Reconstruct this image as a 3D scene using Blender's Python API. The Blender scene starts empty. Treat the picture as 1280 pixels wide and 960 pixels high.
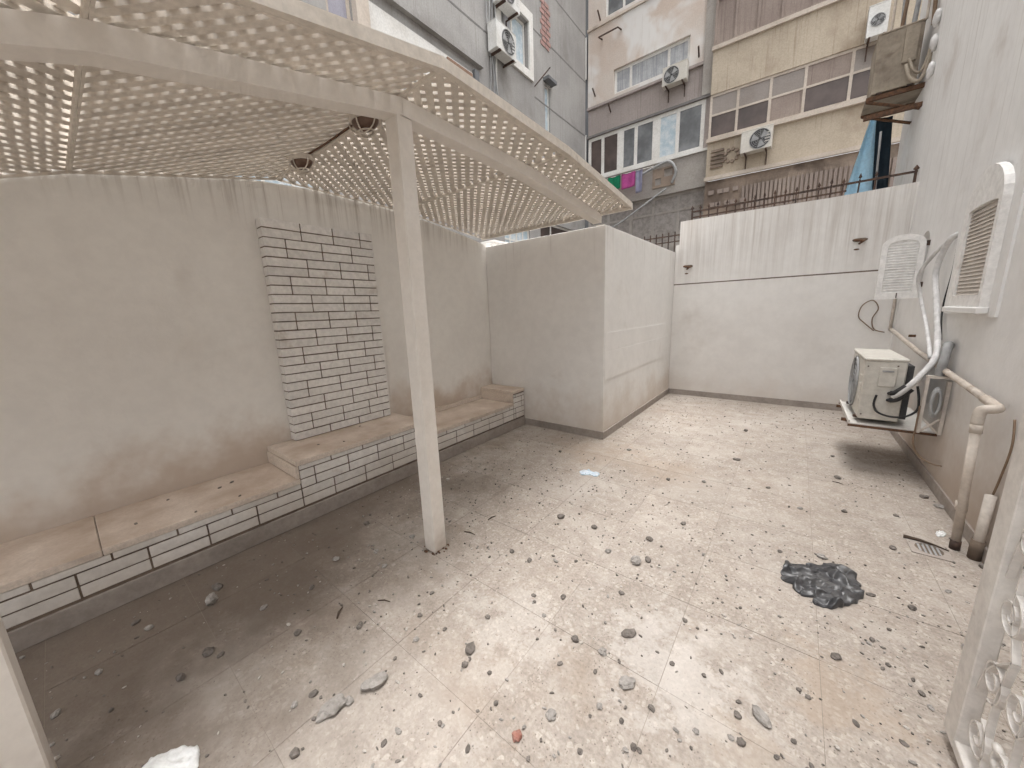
import bpy, bmesh, math, random
from mathutils import Vector, Matrix, noise
random.seed(7)
scn = bpy.context.scene
col = scn.collection
R = math.radians

# ------------------------------------------------------------------ camera
CAM = Vector((0, 0, 1.5))
r_ = Vector((0.78771187, 0.61496663, -0.03641502))
u_ = Vector((-0.0933354, 0.17756445, 0.97967309))
f_ = Vector((-0.60893227, 0.76830132, -0.19726778))
cd = bpy.data.cameras.new('camera')
cd.sensor_width = 36; cd.lens = 446.12 / 1280 * 36
cd.clip_start = .02; cd.clip_end = 1500
cam = bpy.data.objects.new('camera', cd); col.objects.link(cam)
m = Matrix((r_, u_, -f_)).transposed().to_4x4(); m.translation = CAM
cam.matrix_world = m
scn.camera = cam

# ------------------------------------------------------------------ sky and sun (bright overcast noon)
SUN_EL, SUN_AZ = R(85), R(60)          # azimuth measured from +Y towards +X
w = bpy.data.worlds.new('World'); scn.world = w; w.use_nodes = True
nt = w.node_tree; nt.nodes.clear()
sky = nt.nodes.new('ShaderNodeTexSky'); sky.sky_type = 'NISHITA'; sky.sun_disc = False
sky.sun_elevation = SUN_EL; sky.sun_rotation = SUN_AZ
sky.air_density = 1.0; sky.dust_density = 6.0; sky.ozone_density = .6
hs = nt.nodes.new('ShaderNodeHueSaturation'); hs.inputs['Saturation'].default_value = .13
bg = nt.nodes.new('ShaderNodeBackground'); bg.inputs['Strength'].default_value = .15
wo = nt.nodes.new('ShaderNodeOutputWorld')
nt.links.new(sky.outputs[0], hs.inputs['Color']); nt.links.new(hs.outputs[0], bg.inputs['Color']); nt.links.new(bg.outputs[0], wo.inputs[0])
sd = bpy.data.lights.new('sun', 'SUN'); sd.energy = .55; sd.angle = R(50); sd.color = (1, .965, .92)
so = bpy.data.objects.new('sun', sd); col.objects.link(so)
sdir = Vector((math.sin(SUN_AZ) * math.cos(SUN_EL), math.cos(SUN_AZ) * math.cos(SUN_EL), math.sin(SUN_EL)))
so.rotation_euler = sdir.to_track_quat('Z', 'Y').to_euler(); so.location = (0, 0, 30)
scn.view_settings.view_transform = 'Standard'; scn.view_settings.look = 'None'
scn.view_settings.gamma = 1; scn.view_settings.exposure = 1.66
scn.render.engine = 'CYCLES'
scn.cycles.max_bounces = 5; scn.cycles.diffuse_bounces = 4; scn.cycles.glossy_bounces = 2
scn.cycles.use_denoising = True
scn.cycles.use_adaptive_sampling = True; scn.cycles.adaptive_threshold = .03

# ------------------------------------------------------------------ helpers
def tag(o, label=None, cat=None, group=None, kind=None):
    if label: o['label'] = label
    if cat: o['category'] = cat
    if group: o['group'] = group
    if kind: o['kind'] = kind
    return o
def empty(name, loc=(0, 0, 0)):
    o = bpy.data.objects.new(name, None); col.objects.link(o); o.location = loc; o.empty_display_size = .1
    return o
def obj(name, bm, mt, parent=None, smooth=False):
    me = bpy.data.meshes.new(name); bm.to_mesh(me); bm.free()
    for x in (mt if isinstance(mt, (list, tuple)) else [mt]): me.materials.append(x)
    if smooth:
        me.polygons.foreach_set('use_smooth', [True] * len(me.polygons))
    o = bpy.data.objects.new(name, me); col.objects.link(o)
    if parent:
        o.parent = parent
        o.matrix_parent_inverse = parent_inv(parent)
    return o
def parent_inv(p):
    M = Matrix.Identity(4); q = p; ch = []
    while q: ch.append(q); q = q.parent
    for q in reversed(ch):
        M = M @ (q.matrix_parent_inverse if q.parent else Matrix.Identity(4)) @ q.matrix_basis
    return M.inverted()
def inst(name, me, parent, loc, rot=(0, 0, 0), scale=(1, 1, 1)):
    o = bpy.data.objects.new(name, me); col.objects.link(o)
    o.location = loc; o.rotation_euler = rot; o.scale = scale
    if parent:
        o.parent = parent; o.matrix_parent_inverse = parent_inv(parent)
    return o
def BM(): return bmesh.new()
def box(bm, x0, x1, y0, y1, z0, z1, f=None, bev=0):
    c = [(x, y, z) for z in (z0, z1) for y in (y0, y1) for x in (x0, x1)]
    if f: c = [f(*p) for p in c]
    v = [bm.verts.new(p) for p in c]
    fs = [bm.faces.new([v[i] for i in q]) for q in ((0, 2, 3, 1), (4, 5, 7, 6), (0, 1, 5, 4), (2, 6, 7, 3), (0, 4, 6, 2), (1, 3, 7, 5))]
    if f: bmesh.ops.recalc_face_normals(bm, faces=fs)
    if bev:
        es = list({e for q in fs for e in q.edges})
        bmesh.ops.bevel(bm, geom=es, offset=bev, segments=1, affect='EDGES', profile=.5)
def bmbox(*a, f=None, bev=0):
    b = BM(); box(b, *a, f=f, bev=bev); return b
def smooth_path(pts, n=6):
    P = [Vector(p) for p in pts]; out = []
    for i in range(len(P) - 1):
        p0, p1, p2, p3 = P[max(i - 1, 0)], P[i], P[i + 1], P[min(i + 2, len(P) - 1)]
        for k in range(n):
            t = k / n
            out.append(.5 * ((2 * p1) + (p2 - p0) * t + (2 * p0 - 5 * p1 + 4 * p2 - p3) * t * t + (3 * p1 - p0 - 3 * p2 + p3) * t ** 3))
    out.append(P[-1]); return out
def tube(bm, pts, rad, n=8, closed=False):
    pts = [Vector(p) for p in pts]; N = len(pts)
    rr = rad if isinstance(rad, (list, tuple)) else [rad] * N
    t0 = (pts[1] - pts[0]).normalized(); ref = Vector((0, 0, 1)) if abs(t0.z) < .9 else Vector((1, 0, 0))
    a = t0.cross(ref).normalized(); rings = []
    for i in range(N):
        if closed: t = (pts[(i + 1) % N] - pts[i - 1]).normalized()
        else: t = (pts[min(i + 1, N - 1)] - pts[max(i - 1, 0)]).normalized()
        a = (a - t * a.dot(t)).normalized(); b = t.cross(a)
        rings.append([bm.verts.new(pts[i] + (a * math.cos(2 * math.pi * k / n) + b * math.sin(2 * math.pi * k / n)) * rr[i]) for k in range(n)])
    for i in range(N if closed else N - 1):
        A, B = rings[i], rings[(i + 1) % N]
        for k in range(n): bm.faces.new((A[k], A[(k + 1) % n], B[(k + 1) % n], B[k]))
    if not closed:
        bm.faces.new(rings[0][::-1]); bm.faces.new(rings[-1])
def bmtube(pts, rad, n=8, sm=0, closed=False):
    b = BM(); tube(b, smooth_path(pts, sm) if sm else pts, rad, n, closed); return b
def flatbar(bm, pts, wn, th, nrm):
    """bar of width wn along nrm and thickness th in the plane of the path"""
    pts = [Vector(p) for p in pts]; nrm = Vector(nrm); rings = []
    for i in range(len(pts)):
        t = (pts[min(i + 1, len(pts) - 1)] - pts[max(i - 1, 0)]).normalized(); s = t.cross(nrm).normalized()
        rings.append([bm.verts.new(pts[i] + s * a * th / 2 + nrm * b * wn / 2) for a, b in ((-1, -1), (1, -1), (1, 1), (-1, 1))])
    for A, B in zip(rings, rings[1:]):
        for k in range(4): bm.faces.new((A[k], A[(k + 1) % 4], B[(k + 1) % 4], B[k]))
    bm.faces.new(rings[0][::-1]); bm.faces.new(rings[-1])
def plate(outline, holes, f, n0, n1):
    """solid plate with holes; f maps (u, n, v) to world"""
    bm = BM(); es = []
    for lp in [outline] + holes:
        vs = [bm.verts.new((u, 0, v)) for u, v in lp]
        es += [bm.edges.new((vs[i], vs[(i + 1) % len(vs)])) for i in range(len(vs))]
    g = bmesh.ops.triangle_fill(bm, use_beauty=True, edges=es)
    fs = [x for x in g['geom'] if isinstance(x, bmesh.types.BMFace)]
    base = list(bm.verts)
    g = bmesh.ops.extrude_face_region(bm, geom=fs, use_keep_orig=True)
    top = [x for x in g['geom'] if isinstance(x, bmesh.types.BMVert)]
    for v in base: v.co = f(v.co.x, n0, v.co.z)
    for v in top: v.co = f(v.co.x, n1, v.co.z)
    bmesh.ops.recalc_face_normals(bm, faces=bm.faces)
    return bm
def rect(u0, u1, v0, v1): return [(u0, v0), (u1, v0), (u1, v1), (u0, v1)]
def archrect(u0, u1, v0, v1, rise, n=12):
    """v1 = crown; spring line at v1-rise"""
    c = (u0 + u1) / 2; hw = (u1 - u0) / 2; h = v1 - rise
    return [(u0, v0), (u1, v0)] + [(c + hw * math.cos(math.pi * k / n), h + rise * math.sin(math.pi * k / n)) for k in range(n + 1)]
def disc(bm, c, ax, r, n=24, r0=0):
    c = Vector(c); ax = Vector(ax).normalized(); a = ax.orthogonal().normalized(); b = ax.cross(a)
    o = [bm.verts.new(c + (a * math.cos(2 * math.pi * k / n) + b * math.sin(2 * math.pi * k / n)) * r) for k in range(n)]
    if r0:
        i = [bm.verts.new(c + (a * math.cos(2 * math.pi * k / n) + b * math.sin(2 * math.pi * k / n)) * r0) for k in range(n)]
        for k in range(n): bm.faces.new((o[k], o[(k + 1) % n], i[(k + 1) % n], i[k]))
    else: bm.faces.new(o)
def at(px, py, ax, val):
    """the point of an axis plane that lies at a spot of the survey photograph"""
    d = f_ + r_ * ((px - 640) / 446.12) - u_ * ((py - 480) / 446.12)
    return CAM + d * ((val - CAM[ax]) / d[ax])

# ------------------------------------------------------------------ materials
class NB:
    def __init__(s, name):
        s.m = bpy.data.materials.new(name); s.m.use_nodes = True; s.t = s.m.node_tree; s.t.nodes.clear()
        s.o = s.n('ShaderNodeOutputMaterial'); s.b = s.n('ShaderNodeBsdfPrincipled'); s.l(s.b.outputs[0], s.o.inputs[0])
        g = s.n('ShaderNodeNewGeometry'); s.pos = g.outputs['Position']
    def n(s, k): return s.t.nodes.new(k)
    def l(s, a, b): s.t.links.new(a, b)
    def noise(s, scale, detail=5, rough=.6, vec=None, stretch=None, dist=0, off=0):
        v = vec or s.pos
        if stretch or off:
            mp = s.n('ShaderNodeMapping'); s.l(v, mp.inputs[0]); mp.inputs['Scale'].default_value = stretch or (1, 1, 1)
            mp.inputs['Location'].default_value = (off, off * .7, off * 1.3); v = mp.outputs[0]
        x = s.n('ShaderNodeTexNoise'); s.l(v, x.inputs['Vector']); x.inputs['Scale'].default_value = scale
        x.inputs['Detail'].default_value = min(detail, 4); x.inputs['Roughness'].default_value = rough; x.inputs['Distortion'].default_value = dist
        return x.outputs['Fac']
    def rng(s, v, a, b, c=0, d=1, smooth=True):
        x = s.n('ShaderNodeMapRange'); x.interpolation_type = 'SMOOTHSTEP' if smooth else 'LINEAR'
        s.l(v, x.inputs['Value']); x.inputs[1].default_value = a; x.inputs[2].default_value = b; x.inputs[3].default_value = c; x.inputs[4].default_value = d
        return x.outputs[0]
    def math(s, op, a, b):
        x = s.n('ShaderNodeMath'); x.operation = op
        for i, v in enumerate((a, b)):
            if hasattr(v, 'links') or not isinstance(v, (int, float)): s.l(v, x.inputs[i])
            else: x.inputs[i].default_value = v
        return x.outputs[0]
    def mix(s, fac, a, b, mode='MIX'):
        x = s.n('ShaderNodeMix'); x.data_type = 'RGBA'; x.blend_type = mode
        for v, i in ((fac, 0), (a, 6), (b, 7)):
            if isinstance(v, (int, float)): x.inputs[i].default_value = v
            elif isinstance(v, tuple): x.inputs[i].default_value = (*v, 1) if len(v) == 3 else v
            else: s.l(v, x.inputs[i])
        return x.outputs[2]
    def z(s):
        x = s.n('ShaderNodeSeparateXYZ'); s.l(s.pos, x.inputs[0]); return x.outputs
    def bump(s, v, dist, st=1.0, prev=None):
        x = s.n('ShaderNodeBump'); s.l(v, x.inputs['Height']); x.inputs['Distance'].default_value = dist; x.inputs['Strength'].default_value = st
        if prev is not None: s.l(prev, x.inputs['Normal'])
        s.l(x.outputs[0], s.b.inputs['Normal']); return x.outputs[0]
def pm(name, base, base2=None, scale=2.0, rough=.85, bump=.002, bscale=50, stain=None, streak=None, dirt=None, metal=0, spec=.3, fine=.12, fscale=25):
    N = NB(name)
    b2 = base2 or tuple(c * .8 for c in base)
    c = N.mix(N.rng(N.noise(scale, 6, .62), .35, .68), base, b2)
    if fine:
        c = N.mix(1.0, c, N.mix(N.rng(N.noise(fscale, 4, .7), .3, .7), (1 - fine,) * 3, (1 + fine * .5,) * 3), 'MULTIPLY')
    if stain:
        sc, sscale, lo, hi, amt = stain
        c = N.mix(N.rng(N.noise(sscale, 8, .65, dist=.4, off=3.1), lo, hi, 0, amt), c, sc)
    if streak:
        sc, lo, hi, amt, zlo, zhi = streak
        s = N.rng(N.noise(1.0, 6, .75, stretch=(20, 20, .45), off=1.7), lo, hi, 0, amt)
        s = N.math('MULTIPLY', s, N.rng(N.z()[2], zlo, zhi))
        c = N.mix(s, c, sc)
    if dirt:
        for dc, z0, z1, amt in (dirt if isinstance(dirt, list) else [dirt]):
            zz = N.math('ADD', N.z()[2], N.rng(N.noise(2.2, 7, .65, off=5), .2, .8, -.18, .18))
            c = N.mix(N.rng(zz, z0, z1, amt, 0), c, dc)
    N.l(c, N.b.inputs['Base Color'])
    N.b.inputs['Roughness'].default_value = rough; N.b.inputs['Metallic'].default_value = metal
    N.b.inputs['Specular IOR Level'].default_value = spec
    if bump:
        N.bump(N.noise(bscale, 3, .65), bump)
    return N.m

BROWN = (.30, .22, .16)
M = {}
M['left_plaster'] = pm('left_plaster', (.86, .84, .80), (.81, .785, .745), .8, fine=.035, fscale=9, bump=.0012, stain=((.50, .43, .36), 1.1, .58, .85, .3),
                       streak=((.36, .31, .26), .48, .70, .75, 2.15, 2.62), dirt=[((.48, .36, .265), .36, .78, .7)])
M['block_plaster'] = pm('block_plaster', (.85, .835, .81), (.80, .785, .76), .9, fine=.035, fscale=9, bump=.001, stain=((.50, .44, .38), 1.3, .6, .8, .4),
                        streak=((.36, .31, .26), .52, .74, .5, 1.9, 2.4), dirt=[((.50, .40, .31), .02, .65, .6)])
M['back_plaster'] = pm('back_plaster', (.79, .77, .74), (.72, .695, .665), 1.0, fine=.035, fscale=9, bump=.001, stain=((.48, .43, .38), 1.2, .58, .8, .45),
                       streak=((.48, .43, .385), .34, .76, .75, 1.55, 2.5), dirt=[((.55, .47, .40), .0, .5, .4)])
M['house_plaster'] = pm('house_plaster', (.80, .79, .775), (.74, .725, .71), .7, fine=.035, fscale=9, bump=.002, bscale=22, stain=((.46, .40, .35), 1.4, .55, .80, .5),
                        streak=((.40, .36, .32), .52, .76, .5, 1.0, 3.5), dirt=[((.40, .31, .24), .0, 1.1, .85)])
M['skirting'] = pm('skirting', (.38, .335, .30), (.31, .27, .24), 2.5, rough=.7, bump=.0006, stain=((.23, .18, .145), 3, .55, .75, .5))
M['brick_white'] = pm('brick_white', (.86, .84, .815), (.81, .785, .755), 2.0, rough=.75, bump=.0012, bscale=70, stain=((.45, .36, .28), 4, .6, .8, .5), dirt=[((.56, .49, .42), .0, .6, .6)])
M['mortar'] = pm('mortar', (.20, .155, .12), (.13, .098, .075), 6, rough=.95)
M['bench_stone'] = pm('bench_stone', (.74, .65, .565), (.68, .585, .50), 3, rough=.6, bump=.0006, stain=((.33, .25, .195), 2.6, .5, .75, .6), fine=.15, fscale=60)
def dusty(mt, c1, lo=.5):
    N_ = mt.node_tree; bs = next(n for n in N_.nodes if n.type == 'BSDF_PRINCIPLED'); lk = bs.inputs['Base Color'].links[0]; src = lk.from_socket
    ge = N_.nodes.new('ShaderNodeNewGeometry'); sp = N_.nodes.new('ShaderNodeSeparateXYZ'); N_.links.new(ge.outputs['Normal'], sp.inputs[0])
    nz = N_.nodes.new('ShaderNodeTexNoise'); nz.inputs['Scale'].default_value = 5; nz.inputs['Detail'].default_value = 5; N_.links.new(ge.outputs['Position'], nz.inputs['Vector'])
    mr = N_.nodes.new('ShaderNodeMapRange'); mr.inputs[1].default_value = .25; mr.inputs[2].default_value = .75; mr.inputs[3].default_value = lo * .4; mr.inputs[4].default_value = lo * 1.5; N_.links.new(nz.outputs[0], mr.inputs[0])
    up = N_.nodes.new('ShaderNodeMath'); up.operation = 'MULTIPLY'; up.use_clamp = True; N_.links.new(sp.outputs[2], up.inputs[0]); N_.links.new(mr.outputs[0], up.inputs[1])
    mx = N_.nodes.new('ShaderNodeMix'); mx.data_type = 'RGBA'; N_.links.new(up.outputs[0], mx.inputs[0]); N_.links.new(src, mx.inputs[6]); mx.inputs[7].default_value = (*c1, 1)
    N_.links.new(mx.outputs[2], bs.inputs['Base Color'])
dusty(M['bench_stone'], (.40, .31, .24), .72)
M['pergola_paint'] = pm('pergola_paint', (.79, .73, .655), (.72, .66, .585), 2.5, rough=.6, bump=.0008, bscale=35, stain=((.30, .225, .165), 3.5, .62, .8, .6))
M['post_paint'] = pm('post_paint', (.84, .80, .75), (.80, .755, .70), 3.0, rough=.5, bump=.0004, bscale=30, fine=.04, stain=((.40, .31, .23), 7, .68, .8, .6), dirt=[((.36, .27, .2), -.05, .3, .8)])
M['rust'] = pm('rust', (.16, .085, .05), (.08, .05, .035), 30, rough=.9, bump=.002)
M['iron'] = pm('iron', (.06, .042, .036), (.11, .065, .045), 12, rough=.7, bump=.0005)
M['white_metal'] = pm('white_metal', (.66, .64, .60), (.60, .57, .53), 3, rough=.45, bump=.0004, stain=((.40, .33, .27), 6, .62, .8, .5))
M['gate_paint'] = pm('gate_paint', (.74, .71, .67), (.68, .64, .60), 4, rough=.45, bump=.0005, stain=((.36, .28, .22), 9, .62, .78, .6))
M['ac_cream'] = pm('ac_cream', (.60, .575, .52), (.55, .52, .465), 3, rough=.45, bump=.0002, stain=((.38, .31, .24), 5, .62, .85, .5))
M['ac_white'] = pm('ac_white', (.68, .68, .66), (.60, .59, .56), 2, rough=.45, bump=0, stain=((.35, .30, .25), 2.5, .6, .85, .5))
M['ac_dirty'] = pm('ac_dirty', (.36, .31, .245), (.26, .22, .175), 3, rough=.7, bump=.001, stain=((.14, .10, .075), 3.5, .5, .75, .8))
M['dark_grille'] = pm('dark_grille', (.05, .05, .052), (.08, .078, .075), 10, rough=.6, bump=0)
M['black'] = pm('black', (.02, .02, .021), (.035, .033, .033), 9, rough=.5, bump=0)
M['cable_brown'] = pm('cable_brown', (.22, .15, .10), None, 8, rough=.6, bump=0)
M['pvc'] = pm('pvc', (.60, .54, .475), (.50, .43, .365), 5, rough=.5, bump=.0006, stain=((.28, .20, .14), 7, .55, .75, .7))
M['tape_white'] = pm('tape_white', (.70, .69, .68), (.56, .55, .54), 9, rough=.6, bump=.008, bscale=25, stain=((.38, .32, .27), 6, .6, .8, .5))
M['hose_grey'] = pm('hose_grey', (.38, .385, .385), (.30, .30, .30), 6, rough=.6, bump=.002)
M['shutter_paint'] = pm('shutter_paint', (.84, .825, .80), (.78, .76, .735), 4, rough=.5, bump=.0005, stain=((.42, .35, .28), 6, .6, .8, .5))
M['shutter_old'] = pm('shutter_old', (.64, .585, .525), (.56, .505, .45), 5, rough=.7, bump=.001, stain=((.24, .18, .13), 6, .58, .8, .5))
M['glass_brown'] = pm('glass_brown', (.13, .08, .06), (.2, .13, .10), 12, rough=.35, bump=0)
M['stone_dark'] = pm('stone_dark', (.135, .118, .105), (.215, .19, .17), 40, rough=.95, bump=.003, bscale=120)
M['stone_grey'] = pm('stone_grey', (.36, .335, .31), (.26, .24, .22), 30, rough=.95, bump=.003, bscale=120)
M['stone_light'] = pm('stone_light', (.52, .48, .44), (.42, .38, .34), 30, rough=.95, bump=.002, bscale=120)
M['stone_red'] = pm('stone_red', (.30, .13, .10), (.36, .2, .16), 30, rough=.95, bump=.003)
M['twig'] = pm('twig', (.09, .065, .05), None, 30, rough=.9, bump=.001)
M['paper'] = pm('paper', (.74, .74, .73), (.66, .66, .65), 8, rough=.6, bump=.002)
M['wrap_blue'] = pm('wrap_blue', (.45, .56, .66), (.62, .66, .70), 30, rough=.35, bump=.001)
# buildings
M['b_grey'] = pm('b_grey', (.37, .36, .345), (.30, .29, .28), .5, bump=.004, bscale=12, stain=((.19, .175, .16), .6, .52, .75, .6), streak=((.20, .185, .17), .5, .75, .6, 2, 9))
M['b_groove'] = pm('b_groove', (.20, .19, .185), None, 2, bump=0)
M['b_dark'] = pm('b_dark', (.17, .175, .185), (.13, .135, .14), .8, bump=.003)
M['b_peach'] = pm('b_peach', (.54, .45, .385), (.58, .53, .48), .45, bump=.003, bscale=12, stain=((.66, .65, .63), .33, .46, .60, .9), streak=((.36, .31, .27), .55, .78, .5, 6, 10))
M['b_brown'] = pm('b_brown', (.37, .325, .305), (.32, .28, .26), .7, bump=.003, streak=((.17, .14, .125), .5, .75, .5, 5, 9))
M['b_concrete'] = pm('b_concrete', (.37, .345, .315), (.29, .265, .24), .7, bump=.004, bscale=10, stain=((.15, .12, .10), .9, .52, .72, .7))
M['b_yellow'] = pm('b_yellow', (.50, .43, .34), (.43, .365, .285), .6, bump=.003, stain=((.28, .215, .155), .7, .48, .76, .75), streak=((.22, .155, .10), .52, .75, .6, 5, 8))
M['b_tan'] = pm('b_tan', (.34, .27, .215), (.25, .195, .155), .6, bump=.004, bscale=8, stain=((.10, .075, .06), .7, .42, .66, .85))
M['b_panel'] = pm('b_panel', (.26, .21, .185), (.32, .265, .23), .8, bump=.001, streak=((.12, .085, .07), .5, .75, .6, 4, 6))
M['b_frost'] = pm('b_frost', (.28, .245, .22), (.23, .195, .17), .9, rough=.4, bump=0, spec=.5)
M['b_trim'] = pm('b_trim', (.55, .485, .42), (.47, .405, .34), 1.2, bump=.002, stain=((.28, .22, .17), 1.2, .55, .75, .6))
M['b_whiteframe'] = pm('b_whiteframe', (.72, .71, .68), (.64, .62, .58), 1.5, bump=0, stain=((.42, .37, .32), 1.5, .6, .8, .4))
M['b_net'] = pm('b_net', (.31, .285, .265), (.22, .20, .185), 6, bump=.004, bscale=9)
M['b_brickred'] = pm('b_brickred', (.40, .25, .225), (.34, .21, .19), 3, bump=.004)
M['curtain'] = pm('curtain', (.47, .48, .49), (.36, .37, .385), 4, rough=.8, bump=0, streak=((.25, .26, .28), .45, .6, .7, 0, 1))
M['curtain_blue'] = pm('curtain_blue', (.42, .52, .58), (.62, .66, .68), 5, rough=.8, bump=0)
M['lilac'] = pm('lilac', (.36, .35, .40), (.31, .30, .35), 2, bump=0)
def glass(name, c, rough=.12):
    N = NB(name); N.l(N.mix(N.rng(N.noise(1.3, 4, .6), .35, .7), c, tuple(x * 1.9 for x in c)), N.b.inputs['Base Color'])
    N.b.inputs['Roughness'].default_value = rough; N.b.inputs['Specular IOR Level'].default_value = .6; return N.m
M['glass_dark'] = glass('glass_dark', (.055, .04, .035), .45)
M['glass_grey'] = glass('glass_grey', (.12, .125, .13))
M['tarp_light'] = pm('tarp_light', (.50, .72, .86), (.56, .76, .88), 1.5, rough=.6, bump=.004, bscale=8)
M['tarp_dark'] = pm('tarp_dark', (.025, .045, .065), (.04, .065, .09), 2, rough=.5, bump=.004, bscale=8)
M['cl_green'] = pm('cl_green', (.03, .38, .20), (.03, .30, .16), 4, bump=.003)
M['cl_pink'] = pm('cl_pink', (.70, .16, .46), (.60, .12, .40), 4, bump=.003)
M['cl_lav'] = pm('cl_lav', (.40, .40, .56), (.50, .50, .62), 4, bump=.003)
M['cl_white'] = pm('cl_white', (.7, .7, .7), None, 4, bump=.003)
M['wood_board'] = pm('wood_board', (.30, .19, .13), (.22, .14, .10), 2, bump=.002)
M['dust'] = pm('dust', (.27, .23, .195), (.22, .185, .155), 5, rough=.95)
M['street'] = pm('street', (.20, .18, .16), (.15, .135, .12), .5, rough=.95, bump=.004)

def terrazzo():
    N = NB('terrazzo')
    def vor(scale, feat='F1'):
        x = N.n('ShaderNodeTexVoronoi'); x.feature = feat; x.inputs['Scale'].default_value = scale; N.l(N.pos, x.inputs['Vector']); return x
    v = vor(46); sep = N.n('ShaderNodeSeparateColor'); N.l(v.outputs['Color'], sep.inputs[0])
    e = vor(46, 'DISTANCE_TO_EDGE')
    cement = N.mix(N.rng(N.noise(9, 6, .7), .3, .7), (.49, .445, .40), (.39, .345, .305))
    chipc = N.mix(sep.outputs[1], (.40, .34, .29), (.66, .615, .565))
    chipmask = N.math('MULTIPLY', N.rng(sep.outputs[0], .45, .5), N.rng(e.outputs['Distance'], .06, .16))
    c = N.mix(N.math('MULTIPLY', chipmask, .6), cement, chipc)
    v2 = vor(120); s2 = N.n('ShaderNodeSeparateColor'); N.l(v2.outputs['Color'], s2.inputs[0])
    spk = N.math('MULTIPLY', N.rng(s2.outputs[0], .86, .9), N.rng(v2.outputs['Distance'], .45, .25))
    c = N.mix(N.math('MULTIPLY', spk, .75), c, (.20, .165, .14))
    # pale dust and brown dirt trodden over it
    c = N.mix(1.0, c, N.mix(N.rng(N.noise(70, 3, .7), .3, .7), (.8, .79, .78), (1.1, 1.1, 1.1)), 'MULTIPLY')
    c = N.mix(N.rng(N.noise(1.3, 8, .68, dist=.5), .46, .72, 0, .7), c, (.565, .525, .485))
    c = N.mix(N.rng(N.noise(6, 8, .72, dist=.6, off=8), .55, .70, 0, .4), c, (.59, .555, .52))
    c = N.mix(N.rng(N.noise(.9, 8, .66, off=2.2), .52, .76, 0, .55), c, (.37, .295, .23))
    c = N.mix(N.rng(N.noise(3.2, 9, .72, off=6.1), .58, .74, 0, .4), c, (.33, .265, .21))
    # brown dirt towards the bench, darkened to paint in the pergola's shade, ragged border
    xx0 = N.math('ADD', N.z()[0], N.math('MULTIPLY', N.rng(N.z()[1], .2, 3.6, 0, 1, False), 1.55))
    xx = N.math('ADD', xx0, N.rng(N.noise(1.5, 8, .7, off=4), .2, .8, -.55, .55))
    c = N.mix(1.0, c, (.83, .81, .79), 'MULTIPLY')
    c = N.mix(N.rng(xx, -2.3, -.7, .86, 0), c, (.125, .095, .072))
    for cx, cy, rad, amt, sc in ((.30, 1.66, .24, .55, (.36, .285, .22)), (-.02, 1.25, .16, .4, (.38, .31, .245)), (-.28, 1.40, .34, .4, (.62, .585, .55)), (-.95, 1.15, .30, .3, (.60, .565, .525)), (-1.45, 3.4, .5, .3, (.36, .28, .21))):
        vd = N.n('ShaderNodeVectorMath'); vd.operation = 'DISTANCE'; N.l(N.pos, vd.inputs[0]); vd.inputs[1].default_value = (cx, cy, 0)
        dd = N.math('ADD', vd.outputs['Value'], N.rng(N.noise(7, 5, .7, off=cx), .25, .75, -rad * .75, rad * .75))
        c = N.mix(N.rng(dd, rad * .15, rad, amt, 0), c, sc)
    N.l(c, N.b.inputs['Base Color'])
    N.l(N.rng(N.noise(5, 5, .6), .3, .7, .55, .85), N.b.inputs['Roughness']); N.b.inputs['Specular IOR Level'].default_value = .35
    N.bump(N.noise(60, 4, .7), .0016)
    return N.m
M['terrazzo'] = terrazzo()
def bagmat():
    N = NB('bag_plastic'); N.l(N.mix(N.rng(N.noise(5, 4, .6), .4, .7), (.045, .045, .048), (.12, .118, .117)), N.b.inputs['Base Color'])
    N.b.inputs['Roughness'].default_value = .33; N.b.inputs['Specular IOR Level'].default_value = .5
    N.bump(N.noise(22, 3, .6, dist=.8), .003); return N.m
M['bag'] = bagmat()

# ------------------------------------------------------------------ setting
XL, XB, YB, YW, XR = -3.341, -1.652, 3.7555, 6.503, .98
HB, HW, HC = 2.36, 2.805, 1.855
g = BM(); box(g, -300, 300, -300, 300, -.5, -.06)
tag(obj('ground', g, M['street']), kind='structure')
fl = obj('courtyard_floor', bmbox(-3.45, 1.1, -2.6, 6.6, -.055, -.0015), M['dust']); tag(fl, kind='structure')
TP = .513
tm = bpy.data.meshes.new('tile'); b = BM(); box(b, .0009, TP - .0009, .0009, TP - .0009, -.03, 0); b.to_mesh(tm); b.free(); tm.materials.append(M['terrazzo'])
x0 = .215 - TP * 7; y0 = 1.765 - TP * 8
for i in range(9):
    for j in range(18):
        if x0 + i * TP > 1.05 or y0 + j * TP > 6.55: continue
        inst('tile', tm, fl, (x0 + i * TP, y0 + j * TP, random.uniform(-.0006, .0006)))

# left wall with its slightly arched coping line
prof = [(-2.6, 1.75), (-1.2, 2.08), (-.5, 2.25), (0, 2.381), (.21, 2.442), (.46, 2.489), (.76, 2.526), (1.06, 2.55), (1.58, 2.583), (2.0, 2.578), (2.36, 2.565), (2.9, 2.515), (3.4, 2.44), (3.756, 2.385), (6.6, 2.36)]
prof = [(a, b + random.uniform(-.004, .004)) for a, b in prof]
lw = empty('boundary_wall', (XL, 1.5, 0))
tag(lw, 'long dusty white plaster wall behind the brick bench and pillar', 'wall')
obj('wall', plate([(-2.6, -.05), (6.6, -.05)] + prof[::-1], [], lambda u, n, v: Vector((XL - n, u, v)), 0, .14), M['left_plaster'], lw)
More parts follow.
